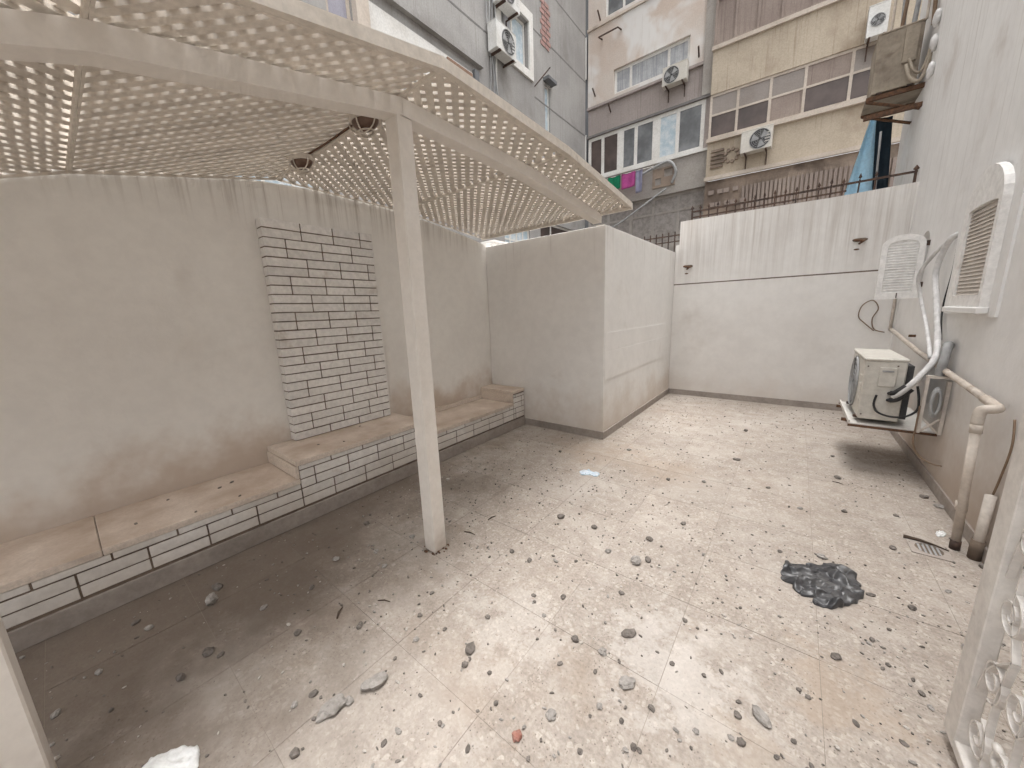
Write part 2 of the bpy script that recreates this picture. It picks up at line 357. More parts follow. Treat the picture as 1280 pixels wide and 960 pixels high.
# protruding corner block
bw = empty('corner_block', ((XL + XB) / 2, YB, 0))
tag(bw, 'plain white plaster block under the far end of the lattice roof', 'wall')
obj('wall', bmbox(XL + .003, XB, YB, YW + .1, -.05, HB, bev=.004), M['block_plaster'], bw)
obj('skirting_board', bmbox(-2.77, XB + .012, YB - .012, YB + .002, .001, .088), M['skirting'], bw)
obj('skirting_board', bmbox(XB - .002, XB + .0125, YB - .011, YW - .0125, .001, .0885), M['skirting'], bw)
for z0_, z1_, n_ in ((1.02, 1.235, .0035), (.70, 1.0185, .005)):
    obj('repair_patch', bmbox(XB - .01, XB + n_, YB + .02, YW - .1, z0_, z1_), M['block_plaster'], bw)
# back wall
kw = empty('garden_wall', (-.35, YW, 0))
tag(kw, 'high streaked white wall at the far end carrying the spiked railing', 'wall')
obj('lower_wall', bmbox(XB + .002, XR + .02, YW, YW + .2, -.05, HC - .018), M['back_plaster'], kw)
obj('upper_wall', plate([(XB + .004, HC), (XR + .02, HC), (XR + .02, HW + .01), (.2, HW - .005), (-.8, HW + .012), (-1.595, HW + .014), (-1.595, 2.47), (XB + .004, 2.466)], [],
    lambda u, n, v: Vector((u, YW + .012 + n, v)), 0, .17), M['back_plaster'], kw)
b = BM(); box(b, XB + .002, XR + .02, YW + .008, YW + .17, HC - .0175, HC - .0005)
obj('crack_joint', b, M['mortar'], kw)
obj('skirting_board', bmbox(XB + .013, XR - .012, YW - .012, YW + .003, .001, .089), M['skirting'], kw)
# house wall on the right
hw = empty('house_wall', (XR, 3, 0))
tag(hw, 'tall weathered white house wall with arched windows on the right', 'wall')
W2 = archrect(5.55, 5.86, 1.49, 2.16, .12)
fr = lambda u, n, v: Vector((XR + n, u, v))
obj('wall', plate(rect(-2.6, 8.3, -.05, 12), [W2], fr, 0, .25), M['house_plaster'], hw)
obj('skirting_board', bmbox(XR - .012, XR + .003, -2.0, YW - .0125, .0012, .092), M['skirting'], hw)
obj('corner_fillet', bmtube([(XR - .004, YW - .01, .1), (XR - .004, YW - .01, 2.8)], .012, 8), M['back_plaster'], hw)

# ------------------------------------------------------------------ brick bench and pillar
brick_cache = {}
def brick(parent, x0, x1, y0, y1, z0, z1, bev=.0025, mt='brick_white'):
    k = tuple(round(v, 4) for v in (x1 - x0, y1 - y0, z1 - z0))
    if k not in brick_cache:
        b = BM(); box(b, 0, k[0], 0, k[1], 0, k[2], bev=min(bev, min(k) * .3)); me = bpy.data.meshes.new('brick'); b.to_mesh(me); b.free(); me.materials.append(M[mt]); brick_cache[k] = me
    return inst('brick', brick_cache[k], parent, (x0 + random.uniform(-.0022, .0018), y0, z0 + random.uniform(-.0008, .0008)), (random.uniform(-.006, .006), 0, 0))
J = .0088
pl = empty('brick_pillar', (-3.29, 1.57, .49))
tag(pl, 'shallow white brick pillar panel with dark joints standing on the bench', 'pillar')
PY0, PY1, PZ0, PZ1, PX = 1.115, 2.035, .492, 2.275, -3.245
obj('mortar_core', bmbox(XL - .01, PX - .0045, PY0 + .0045, PY1 - .006, PZ0 + .001, PZ1 - .008), M['mortar'], pl)
rh = (PZ1 - PZ0) / 25
for k in range(25):
    z0_ = PZ1 - (k + 1) * rh; sh = (k // 2) % 2
    ln = [.29, .27, .257] if sh == 0 else [.155, .28, .262]
    ln = [a + ((k // 2) * 37 % 5 - 2) * .004 for a in ln]
    ys = [PY0]
    for a in ln: ys.append(ys[-1] + a)
    ys.append(PY1)
    for a, c in zip(ys, ys[1:]):
        brick(pl, XL + .002, PX, a + (0 if a == PY0 else J / 2), c - (0 if c == PY1 else J / 2), z0_ + J / 2, z0_ + rh - J / 2)
def vary(mt, amt):
    N_ = mt.node_tree; bs = next(n for n in N_.nodes if n.type == 'BSDF_PRINCIPLED'); src = bs.inputs['Base Color'].links[0].from_socket
    oi = N_.nodes.new('ShaderNodeObjectInfo'); mr = N_.nodes.new('ShaderNodeMapRange'); mr.inputs[3].default_value = 1 - amt; mr.inputs[4].default_value = 1 + amt * .4
    N_.links.new(oi.outputs['Random'], mr.inputs[0]); hv = N_.nodes.new('ShaderNodeHueSaturation'); N_.links.new(mr.outputs[0], hv.inputs['Value']); N_.links.new(src, hv.inputs['Color']); N_.links.new(hv.outputs[0], bs.inputs['Base Color'])
vary(M['pergola_paint'], .12); vary(M['brick_white'], .09); vary(M['terrazzo'], .07)
BF = -2.775
bn = empty('brick_bench', (-3.05, 1.2, 0))
tag(bn, 'long built-in bench with stone slabs over white brick facing', 'bench')
segs = [('A', -2.0, .94, .352), ('B', .94, 2.1, .49), ('C', 2.1, 3.52, .347), ('D', 3.52, 3.752, .505)]
core = BM()
for s, a, c, t in segs: box(core, XL - .01, BF - .0055, a, c, 0, t - .0405)
obj('mortar_core', core, M['mortar'], bn)
obj('skirting_board', bmbox(BF - .02, BF + .012, -2.0, 3.742, .001, .112, bev=.002), M['skirting'], bn)
rowz = [(.106, .126, 1), (.126, .197, 0), (.197, .268, 0), (.268, .340, 1), (.340, .411, 1), (.411, .452, 0)]
for zi, (za, zb, sh) in enumerate(rowz):
    for s, a, c, t in segs:
        top = t - .0405
        z1_ = min(zb - J / 2, top - .003)
        if z1_ - (za + J / 2) < .012: continue
        a2 = a if zi > 2 or s == 'A' else a
        ys = [a]; y = -2.0 + (.1325 if sh else 0)
        while y < c - .03:
            if y > a + .03: ys.append(y)
            y += .265
        ys.append(c)
        for p_, q_ in zip(ys, ys[1:]):
            brick(bn, BF - .05, BF, p_ + J / 2, q_ - J / 2, za + (J / 2 if zi else .004), z1_)
for s, a, c, t in segs:
    e = .012 if s in 'BD' else 0
    if s == 'A':
        yy = a
        while yy < c - .01:
            y2 = min(yy + .98, c); obj('seat_slab', bmbox(XL + .002, BF + .007, yy + .0015, y2 - .0015, t - .04, t, bev=.004), M['bench_stone'], bn); yy = y2
    else:
        obj('seat_slab', bmbox(XL + .002, BF + .007, a - e, c + (e if s == 'B' else -.001), t - .04, t, bev=.004), M['bench_stone'], bn)
obj('riser', bmbox(XL + .002, BF + .0005, .92, .9395, .353, .449, bev=.002), M['bench_stone'], bn)
obj('riser', bmbox(XL + .002, BF + .0005, 2.1005, 2.12, .348, .449, bev=.002), M['bench_stone'], bn)
obj('riser', bmbox(XL + .002, BF + .0005, 3.502, 3.5195, .348, .464, bev=.002), M['bench_stone'], bn)
obj('upstand', bmbox(XL + .003, XL + .03, 2.122, 3.50, .3475, .40, bev=.003), M['bench_stone'], bn)

# ------------------------------------------------------------------ pergola
pg = empty('lattice_pergola', (-1.72, 1.3, 0))
tag(pg, 'cream painted wooden pergola with a diamond lattice roof over the bench', 'pergola')
YJ = [-2.2, -1.0, .22, 1.30, 2.45, 3.68]; ZR = [1.55, 1.95, 2.378, 2.600, 2.580, 2.467]
def zroof(y):
    for a, c, za, zc in zip(YJ, YJ[1:], ZR, ZR[1:]):
        if y <= c: return za + (zc - za) * (y - a) / (c - a)
    return ZR[-1]
XO, XI = -1.385, XL + .006
LT, SW, PITCH = .014, .037, .0905
b1 = BM(); box(b1, -.5, .5, -SW / 2, SW / 2, 0, LT); slat_me = bpy.data.meshes.new('slat'); b1.to_mesh(slat_me); b1.free(); slat_me.materials.append(M['pergola_paint'])
for pi_ in range(5):
    ya, yb, za, zb = YJ[pi_], YJ[pi_ + 1], ZR[pi_], ZR[pi_ + 1]
    ang = math.atan2(zb - za, yb - ya); L = math.hypot(zb - za, yb - ya); W = XO - XI
    Mx = Matrix.Translation((XI, ya, za)) @ Matrix.Rotation(ang, 4, 'X')
    fpan = lambda x, y, z: Mx @ Vector((x, y, z))
    fb = plate(rect(.001, W - .001, .002, L - .002), [rect(.012, W - .012, .011, L - .011)], lambda u, n, v: Mx @ Vector((u, v, n)), -.014, -.0005)
    panel = obj('lattice_panel', fb, M['pergola_paint'], pg)
    allb = BM() if pi_ == 0 else None  # first panel is out of view, joined up and kept to shade the floor
    for sgn in (1, -1):
        lay = 0 if (sgn == 1) != (pi_ == 2) else LT + .0014
        smin = 0 if sgn == 1 else -L
        smax = W + L if sgn == 1 else W
        s = smin + PITCH * .5
        while s < smax - .02:
            # line x + sgn*y = s inside [0,W]x[0,L]
            xs = sorted([max(0, s - L if sgn == 1 else s), min(W, s if sgn == 1 else s + L)])
            xa, xb = xs
            if xb - xa > .03:
                yA = (s - xa) * sgn; yB = (s - xb) * sgn
                c_ = Vector(((xa + xb) / 2, (yA + yB) / 2, lay + random.uniform(0, .0008)))
                ln = math.hypot(xb - xa, yB - yA) - .012; th = math.atan2(yB - yA, xb - xa) + random.uniform(-.003, .003)
                LM = Mx @ Matrix.Translation(c_) @ Matrix.Rotation(th, 4, 'Z') @ Matrix.Diagonal((ln, 1, 1, 1))
                if allb is not None:
                    box(allb, -.5, .5, -SW / 2, SW / 2, 0, LT, f=lambda x, y, z: LM @ Vector((x, y, z)))
                else:
                    o = bpy.data.objects.new('slat', slat_me); col.objects.link(o); o.parent = panel
                    o.matrix_parent_inverse = parent_inv(panel); o.matrix_basis = LM
            s += PITCH + random.uniform(-.0018, .0018)
    if allb is not None:
        o = obj('slat', allb, M['pergola_paint'], panel); o['kind'] = 'stuff'
def barf(ya, yb, za, zb):
    return lambda x, y, z: Vector((x, ya + (yb - ya) * y, za + (zb - za) * y + z))
BH = .096
def stripbar(x0_, x1_, ys, d0, d1, endz=None):
    b = BM(); rings = []
    for y in ys:
        z_ = zroof(y); rings.append([b.verts.new(p) for p in ((x0_, y, z_ + d0), (x1_, y, z_ + d0), (x1_, y, z_ + d1), (x0_, y, z_ + d1))])
    for A, B in zip(rings, rings[1:]):
        for k in range(4): b.faces.new((A[k], B[k], B[(k + 1) % 4], A[(k + 1) % 4]))
    b.faces.new(rings[0]); b.faces.new(rings[-1][::-1])
    bmesh.ops.recalc_face_normals(b, faces=b.faces)
    return b
obj('beam', stripbar(-1.765, -1.672, [-2.2, -1.0, .22, 1.2995], -BH, -.0155), M['post_paint'], pg)
obj('beam', stripbar(-1.765, -1.672, [1.3005, 2.45, 3.70], -BH, -.0155), M['post_paint'], pg)
obj('fascia', stripbar(XO + .0005, XO + .03, [-2.2, -1.0, .22, 1.2995], -.014, .036), M['pergola_paint'], pg)
obj('fascia', stripbar(XO + .0005, XO + .03, [1.3005, 2.45, 3.68], -.014, .036), M['pergola_paint'], pg)
obj('end_fascia', bmbox(XI, XO + .03, 3.681, 3.705, ZR[-1] - .028, ZR[-1] + .03), M['pergola_paint'], pg)
def post(x, y, top):
    b = BM(); box(b, x - .05, x + .05, y - .05, y + .05, .0, top, bev=.006)
    o = obj('post', b, M['post_paint'], pg)
    obj('corner_bead', bmbox(x + .0505, x + .056, y - .05, y - .03, .02, top - .004), M['post_paint'], o)
    b = BM()
    for k in range(26):
        a = random.uniform(0, 6.28); rr = random.uniform(.045, .085)
        c = Vector((x + rr * math.cos(a), y + rr * math.sin(a), .004)); s = random.uniform(.004, .012)
        bmesh.ops.create_icosphere(b, subdivisions=1, radius=s, matrix=Matrix.Translation(c) @ Matrix.Diagonal((1.3, 1, .6, 1)))
    q = obj('rust_crumbs', b, M['rust'], o); q['kind'] = 'stuff'
    return o
post(-1.727, 1.309, zroof(1.309) - BH - .0005)
post(-1.795, -.30, zroof(-.30) - BH - .001 - .016)
obj('short_stub', bmbox(-1.76, -1.675, 3.76, 3.84, HB + .0005, 2.368), M['pergola_paint'], pg)

# cage lamps under the lattice
def cage_lamp(c, label, rot):
    c = Vector(c); t = empty('cage_lamp', c); tag(t, label, 'lamp', 'cage lamps under the lattice roof')
    T = Matrix.Translation(c) @ Matrix.Rotation(rot, 4, 'Z')
    a, bb, h = .085, .058, .062
    P_ = lambda th, rr, z: T @ Vector((a * rr * math.cos(th), bb * rr * math.sin(th), z))
    b = BM(); n = 28
    rings = []
    for rr, z in ((1.18, 0), (1.18, -.018), (1.08, -.026), (.98, -.026)):
        rings.append([b.verts.new(P_(2 * math.pi * k / n, rr, z)) for k in range(n)])
    for A, B in zip(rings, rings[1:]):
        for k in range(n): b.faces.new((A[k], A[(k + 1) % n], B[(k + 1) % n], B[k]))
    b.faces.new(rings[0]); obj('base', b, M['pergola_paint'], t, True)
    b = BM(); rings = []
    for k2 in range(7):
        ph = k2 / 6 * math.pi / 2
        rings.append([b.verts.new(P_(2 * math.pi * k / n, max(.97 * math.cos(ph), .02), -.022 - (h - .012) * math.sin(ph))) for k in range(n)])
    for A, B in zip(rings, rings[1:]):
        for k in range(n): b.faces.new((A[k], A[(k + 1) % n], B[(k + 1) % n], B[k]))
    b.faces.new(rings[-1]); obj('glass', b, M['glass_brown'], t, True)
    for off in (-.42, .42):
        pts = [T @ Vector((a * 1.1 * math.cos(th), bb * off * (1 if abs(math.cos(th)) < .99 else 1), -.024 - (h + .006) * math.sin(th))) for th in [math.pi * k / 14 for k in range(15)]]
        obj('cage_bar', bmtube(pts, .004, 6), M['pergola_paint'], t, True)
    pts = [T @ Vector((0, bb * 1.1 * math.cos(th), -.024 - (h + .006) * math.sin(th))) for th in [math.pi * k / 14 for k in range(15)]]
    obj('cage_bar', bmtube(pts, .004, 6), M['pergola_paint'], t, True)
    pts = [P_(2 * math.pi * k / 24, .62, -.024 - h * .86) for k in range(24)]
    obj('cage_ring', bmtube(pts, .004, 6, closed=True), M['pergola_paint'], t, True)
zl = 2.60 - .017
cage_lamp((-1.97, 1.27, zl), 'oval cage lamp with brown glass right beside the pergola post', .25)
cage_lamp((-2.76, 1.26, zl), 'oval cage lamp under the lattice nearer the plaster wall', .25)
c_ = obj('lamp_cable', bmtube([(-2.68, 1.275, zl + .006), (-2.4, 1.27, zl - .004), (-2.06, 1.275, zl + .004)], .006, 6, 6), M['rust'], None, True)
tag(c_, 'thin brown cable running between the two cage lamps', 'cable')

# ------------------------------------------------------------------ air conditioner outdoor units
def ac_unit(label, origin, zrot, w, h, d, body='ac_white', grille='dark_grille', group='outdoor air conditioner units', fan_x=.38, valve=False, brk=True, fan=True):
    """local: width along x, front face at y=0 looking to -y, depth +y"""
    T = Matrix.Translation(origin) @ Matrix.Rotation(zrot, 4, 'Z'); f = lambda x, y, z: T @ Vector((x, y, z))
    t = empty('air_conditioner', origin); tag(t, label, 'air conditioner', group)
    b = BM(); box(b, 0, w, 0, d, .02, h - .025, f=f, bev=.008); obj('body', b, M[body], t)
    b = BM(); box(b, -.006, w + .006, -.006, d + .006, h - .0248, h, f=f, bev=.008); obj('top_cover', b, M[body], t)
    rf = min(h * .42, w * .34); cx, cz = w * fan_x, h * .49
    b = BM(); n = 32
    ring = lambda rr, y: [b.verts.new(f(cx + rr * math.cos(2 * math.pi * k / n), y, cz + rr * math.sin(2 * math.pi * k / n))) for k in range(n)]
    A = ring(rf, -.003); b.faces.new(A); bmesh.ops.recalc_face_normals(b, faces=b.faces); obj('fan_opening', b, M[grille], t)
    b = BM()
    for q in range(5):
        rr = rf * (1 - q * .18)
        tube(b, [f(cx + rr * math.cos(2 * math.pi * k / n), -.008, cz + rr * math.sin(2 * math.pi * k / n)) for k in range(n)], .004 if q else .009, 5, True)
    obj('fan_guard', b, M['hose_grey'], t)
    for k in range(8):
        th = 2 * math.pi * k / 8
        obj('guard_spoke', bmtube([f(cx + rf * .12 * math.cos(th), -.009, cz + rf * .12 * math.sin(th)), f(cx + rf * math.cos(th), -.009, cz + rf * math.sin(th))], .003, 4), M['hose_grey'], t)
    for k in range(3):
        b = BM(); th = 2 * math.pi * k / 3 + .4
        vs = [f(cx + r2 * rf * math.cos(th + a2), -.0045 - .002 * q2, cz + r2 * rf * math.sin(th + a2)) for r2, a2, q2 in ((.15, 0, 0), (.9, -.1, 0), (.9, .75, 1), (.15, .9, 1))]
        b.faces.new([b.verts.new(v) for v in vs]); obj('fan_blade', b, M['hose_grey'], t)
    if not fan:
        for o_ in [c2 for c2 in t.children if c2.name.split('.')[0] in ('fan_opening', 'fan_guard', 'guard_spoke', 'fan_blade')]: bpy.data.objects.remove(o_)
    for k in range(4):
        b = BM(); box(b, w * .78, w * .95, -.004, .001, h * (.3 + k * .12), h * (.3 + k * .12) + h * .05, f=f); obj('front_louvre', b, M[body], t)
    for x in (.12, .8):
        b = BM(); box(b, w * x, w * x + .05, -.015, d + .015, 0, .0198, f=f); obj('foot', b, M['iron'], t)
    if brk:
        for x in (.15, .82):
            b = BM(); box(b, w * x, w * x + .03, -.03, d + .12, -.035, -.0005, f=f); box(b, w * x, w * x + .03, d + .085, d + .12, -.38, -.0355, f=f)
            obj('bracket', b, M['iron'], t)
    return t, f
# the unit in the courtyard: short end to the camera, fan to the left
AZ = .46
acn, acf = ac_unit('cream air conditioner unit standing on a wall tray in the courtyard', (.505, 5.0, AZ), R(-90), .78, .55, .25, 'ac_cream', brk=False)
sy = 4.22      # camera-side end panel
obj('service_cover', bmbox(.595, .70, sy - .012, sy + .003, AZ + .315, AZ + .475, bev=.004), M['ac_cream'], acn)
obj('handle_recess', bmbox(.612, .68, sy - .0155, sy - .0122, AZ + .437, AZ + .452), M['hose_grey'], acn)
for x, z in ((.525, .48), (.70, .49), (.525, .06), (.70, .06)):
    b = BM(); disc(b, (x, sy - .0025, AZ + z), (0, -1, 0), .006, 10); obj('screw', b, M['iron'], acn)
for z in (.26, .20):
    obj('valve', bmtube([(.675, sy - .001, AZ + z), (.675, sy - .05, AZ + z + .01)], .014, 10), M['black'], acn, True)
# tray
tr = empty('wall_tray', (.7, 4.6, .42)); tag(tr, 'rusty white metal tray and arms carrying the cream air conditioner', 'tray')
obj('tray_plate', bmbox(.45, .97, 4.18, 5.06, .4305, .438), M['white_metal'], tr)
for y in (4.172, 5.045): obj('tray_lip', bmbox(.448, .97, y, y + .016, .4105, .43), M['rust'], tr)
obj('tray_edge', bmbox(.45, .462, 4.19, 5.04, .4382, .462), M['white_metal'], tr)
for y in (4.36, 4.90):
    obj('arm', bmbox(.42, .968, y, y + .03, .405, .43), M['rust'], tr)
obj('upright', bmbox(.955, .976, 4.11, 4.15, .44, .86), M['shutter_old'], tr)
obj('upright', bmbox(.845, .862, 4.112, 4.15, .439, .88), M['shutter_old'], tr)
obj('top_rail', bmbox(.845, .976, 4.108, 4.152, .881, .90), M['shutter_old'], tr)
for a, c in (((.862, 4.13, .45), (.955, 4.13, .56)), ((.955, 4.134, .45), (.862, 4.134, .56))):
    obj('brace', bmtube([a, c], .009, 6), M['shutter_old'], tr)
obj('fin_panel', bmbox(.7605, .80, 4.26, 4.97, .50, .95), M['dark_grille'], acn)
# pipes, hoses and cables by the unit
def cable(name, label, pts, rad, mt, cat='cable', n=8, sm=7):
    return tag(obj(name, bmtube(pts, rad, n, sm), M[mt], None, True), label, cat)
cable('insulated_pipe', 'thick white taped pipe climbing from the air conditioner valve up the wall',
      [(.69, sy - .05, .70), (.74, sy - .07, .76), (.82, sy - .05, .89), (.90, sy + .05, 1.03), (.935, 4.5, 1.20), (.94, 4.72, 1.45), (.93, 4.86, 1.70), (.94, 4.80, 1.88), (.955, 4.70, 1.97), (1.0, 4.68, 2.0)],
      .021, 'tape_white', 'pipe', 12)
cable('insulated_pipe', 'second thinner white pipe swinging left beside the taped one',
      [(.88, 4.3, 1.02), (.92, 4.75, 1.22), (.90, 5.05, 1.5), (.86, 5.02, 1.70), (.91, 4.86, 1.88), (.95, 4.74, 1.95)], .014, 'tape_white', 'pipe', 10)
cable('drain_hose', 'bent grey corrugated hose hanging behind the taped pipe', [(.91, 4.14, .905), (.915, 4.13, 1.0), (.93, 4.17, 1.10), (.95, 4.24, 1.13), (.965, 4.34, 1.12)], .027, 'hose_grey', 'hose', 12)
cable('power_cable', 'black cable looping low across the end of the air conditioner',
      [(.60, sy - .014, .70), (.59, sy - .035, .62), (.62, sy - .05, .56), (.70, sy - .06, .535), (.78, sy - .06, .55), (.835, sy - .06, .61), (.835, sy - .055, .70), (.82, sy - .03, .80)], .008, 'black')
cable('pipe_sleeve', 'upper short black foam sleeve on the air conditioner valve', [(.675, sy - .05, .73), (.70, sy - .06, .74), (.755, sy - .065, .80)], .021, 'black', 'sleeve')
cable('pipe_sleeve', 'lower black foam sleeve leaving the air conditioner valve', [(.675, sy - .05, .67), (.72, sy - .06, .69), (.785, sy - .065, .78)], .019, 'black', 'sleeve')
cable('thin_wire', 'thin brown wire drooping from the tray to the wall near the drain',
      [(.835, 4.10, .66), (.83, 4.08, .50), (.83, 4.07, .36), (.87, 4.05, .27), (.93, 4.0, .235), (.972, 3.96, .24)], .0055, 'cable_brown')
for k in range(3):
    pts = [(.905 + .022 * math.cos(a), 4.085 - .01 * k, .70 + (.115 - .012 * k) * math.sin(a)) for a in [2 * math.pi * q / 20 for q in range(20)]]
    b = BM(); tube(b, pts, .009, 6, True)
    tag(obj('coiled_cable', b, M['hose_grey'], None, True), ['outer', 'middle', 'inner'][k] + ' loop of grey cable hung in the frame beside the air conditioner', 'cable', 'cable loops beside the air conditioner')
cable('wall_wire', 'dark wires curling against the far wall above the air conditioner',
      [(.80, YW - .03, 1.10), (.72, YW - .03, 1.18), (.64, YW - .03, 1.28), (.66, YW - .035, 1.42), (.75, YW - .03, 1.48), (.81, YW - .03, 1.38), (.77, YW - .03, 1.25), (.80, YW - .03, 1.12), (.90, YW - .03, 1.08)], .006, 'cable_brown')
cable('vertical_conduit', 'thin pale conduit running down the far right corner', [(.945, YW - .02, 2.0), (.945, YW - .02, 1.5), (.945, YW - .02, 1.1)], .014, 'pvc', 'conduit', sm=2)
cable('black_wire', 'black wire running down the wall beside the taped pipe', [(.972, 4.63, 1.99), (.97, 4.60, 1.7), (.96, 4.62, 1.4), (.95, 4.45, 1.15)], .006, 'black')
# PVC drain pipe along the wall
dp = empty('drain_pipe', (.93, 3.2, 0)); tag(dp, 'stained cream plastic pipe along the wall bending down to the drain', 'pipe')
obj('run', bmtube([(.935, 6.3, 1.12), (.935, 5.0, 1.0), (.935, 3.26, .885)], .021, 12), M['pvc'], dp, True)
obj('elbow', bmtube([(.935, 3.36, .891), (.935, 3.19, .88), (.925, 3.15, .875), (.885, 3.14, .87), (.868, 3.14, .85), (.866, 3.14, .78)], .025, 12, 4), M['pvc'], dp, True)
obj('down_run', bmtube([(.866, 3.14, .80), (.885, 3.125, .012)], .021, 12), M['pvc'], dp, True)
for z in (.30, .78): obj('collar', bmtube([(.8665 + (.8 - z) * .024, 3.14, z), (.868 + (.8 - z) * .024, 3.139, z - .05)], .026, 12), M['pvc'], dp, True)
obj('foot_stain', bmtube([(.8843, 3.1255, .06), (.885, 3.125, .002)], .0235, 12), M['iron'], dp, True)
for y in (5.4, 4.3): obj('clip', bmbox(.93, .981, y, y + .02, .93 + (y - 3.26) * .08, .955 + (y - 3.26) * .08), M['rust'], dp)
d2 = empty('stub_pipe', (.95, 3.05, 0)); tag(d2, 'short dirty pipe stub standing against the wall behind the gate', 'pipe')
obj('tube', bmtube([(.945, 3.06, 0.001), (.95, 3.06, .40)], .022, 10), M['shutter_old'], d2, True)
obj('base_collar', bmtube([(.945, 3.06, .002), (.9455, 3.06, .12)], .028, 10), M['mortar'], d2, True)
cable('hanging_wire', 'thin dark wire hanging down the wall behind the drain pipe', [(.972, 3.08, .84), (.968, 3.03, .7), (.965, 3.06, .5), (.972, 3.14, .3), (.97, 3.16, .2)], .005, 'cable_brown')

# ------------------------------------------------------------------ arched windows and shutters
wn = empty('arched_window', (XR + .1, 4.0, 1.4)); tag(wn, 'arched window with worn louvred shutter standing proud of the house wall', 'window')
fr2 = lambda u, n, v: Vector((XR + n, u, v))
obj('surround', plate([(3.60, 1.36), (4.64, 1.36), (4.62, 2.24), (4.5, 2.27), (3.60, 2.27)], [], fr2, -.014, .002), M['house_plaster'], wn)
out = archrect(3.72, 4.36, 1.42, 2.34, .25); inn = archrect(3.77, 4.27, 1.50, 2.10, .02)
obj('frame', plate(out, [inn], fr2, -.055, -.0145), M['shutter_paint'], wn)
obj('backing', bmbox(XR - .0185, XR - .0142, 3.765, 4.275, 1.495, 2.11), M['shutter_old'], wn)
obj('sill', bmbox(XR - .07, XR - .0145, 3.70, 4.40, 1.38, 1.4195, bev=.004), M['house_plaster'], wn)
z = 1.515
while z < 2.085:
    b = BM(); box(b, -.0155, .0155, 3.772, 4.268, -.0028, .0028)
    o = obj('slat', b, M['shutter_old'], wn); o.matrix_basis = Matrix.Translation((XR - .035, 0, z)) @ Matrix.Rotation(R(-66), 4, 'Y'); o.matrix_parent_inverse = parent_inv(wn)
    z += .0262
sl = empty('shutter_leaf', (.80, 5.5, 1.49)); tag(sl, 'open white arched louvre shutter leaf above the air conditioner', 'shutter')
fs = lambda u, n, v: Vector((u, 5.50 + n, v))
obj('frame', plate(archrect(.645, .955, 1.49, 2.13, .10), [archrect(.69, .91, 1.555, 2.075, .055)], fs, 0, .03), M['shutter_paint'], sl)
z = 1.565
while z < 2.06:
    b = BM(); box(b, .6905, .9095, -.014, .014, -.003, .003)
    o = obj('slat', b, M['shutter_paint'], sl); o.matrix_basis = Matrix.Translation((0, 5.515, z)) @ Matrix.Rotation(R(50), 4, 'X'); o.matrix_parent_inverse = parent_inv(sl)
    z += .0265
obj('latch', bmbox(.80, .808, 5.492, 5.4995, 1.50, 1.55), M['iron'], sl)
for z in (1.6, 2.0): obj('hinge', bmbox(.9555, .985, 5.505, 5.525, z, z + .05), M['iron'], sl)
w2 = empty('small_window', (XR + .1, 5.7, 1.5)); tag(w2, 'small dark arched window opening behind the open shutter leaf', 'window')
obj('backing', bmbox(XR + .14, XR + .16, 5.556, 5.854, 1.495, 2.155), M['hose_grey'], w2)
obj('frame', plate(archrect(5.552, 5.858, 1.492, 2.158, .119), [archrect(5.59, 5.82, 1.53, 2.12, .09)], fr2, .09, .12), M['shutter_paint'], w2)
# rusty fixings on the back wall
def anchor(x, z, label):
    t = empty('rusty_anchor', (x, YW, z)); tag(t, label, 'bracket', 'rusty fixings on the far wall')
    obj('stub', bmtube([(x - .03, YW + .02, z + .01), (x - .05, YW - .05, z + .0), (x + .02, YW - .07, z - .02)], .014, 7, 3), M['rust'], t, True)
    obj('stub', bmtube([(x + .04, YW + .02, z - .01), (x + .03, YW - .05, z - .02), (x - .01, YW - .03, z - .05)], .012, 7, 3), M['rust'], t, True)
    b = BM(); bmesh.ops.create_icosphere(b, subdivisions=2, radius=.05, matrix=Matrix.Translation((x, YW + .012, z)) @ Matrix.Diagonal((1.5, .12, .5, 1)))
    for v in b.verts: v.co += Vector((noise.noise(v.co * 30) * .012, 0, noise.noise(v.co * 27) * .012))
    obj('broken_plaster', b, M['mortar'], t, True)
    b = BM(); bmesh.ops.create_icosphere(b, subdivisions=2, radius=.022, matrix=Matrix.Translation((x - .02, YW + .012, z - .11)) @ Matrix.Diagonal((1.3, .2, .5, 1)))
    obj('plug', b, M['rust'], t, True)
anchor(-1.445, 2.12, 'rusty fixing in the far wall beside the white block'); anchor(.55, 2.235, 'rusty fixing in the far wall beside the open shutter')

# ------------------------------------------------------------------ railing on the back wall
rl = empty('spiked_railing', (-.3, YW + .1, HW)); tag(rl, 'dark rusty iron railing with spear tips on top of the far wall', 'railing')
YR = YW + .10
obj('rail', bmbox(-1.46, .97, YR - .012, YR + .012, HW + .135, HW + .157), M['iron'], rl)
obj('rail', bmbox(-1.46, .36, YR - .010, YR + .010, HW + .055, HW + .073), M['iron'], rl)
b = BM(); box(b, -.008, .008, -.008, .008, -.02, .165)
vs = [b.verts.new(p) for p in ((0, 0, .165), (.018, 0, .19), (0, .009, .19), (-.018, 0, .19), (0, -.009, .19), (0, 0, .238))]
for q in range(4):
    b.faces.new((vs[0], vs[1 + (q + 1) % 4], vs[1 + q])); b.faces.new((vs[5], vs[1 + q], vs[1 + (q + 1) % 4]))
pk = bpy.data.meshes.new('picket'); b.to_mesh(pk); b.free(); pk.materials.append(M['iron'])
xs = [-1.45 + k * .118 for k in range(16)] + [.47, .62, .955]
for x in xs: inst('picket', pk, rl, (x, YR, HW), (random.uniform(-.03, .03), random.uniform(-.03, .03), 0), (1.6 if x in (-1.45, .955) else 1, 1, random.uniform(.92, 1.05)))
r2 = empty('small_railing', (-2.1, YW + .6, 2.3)); tag(r2, 'small dark iron railing just behind the white block', 'railing')
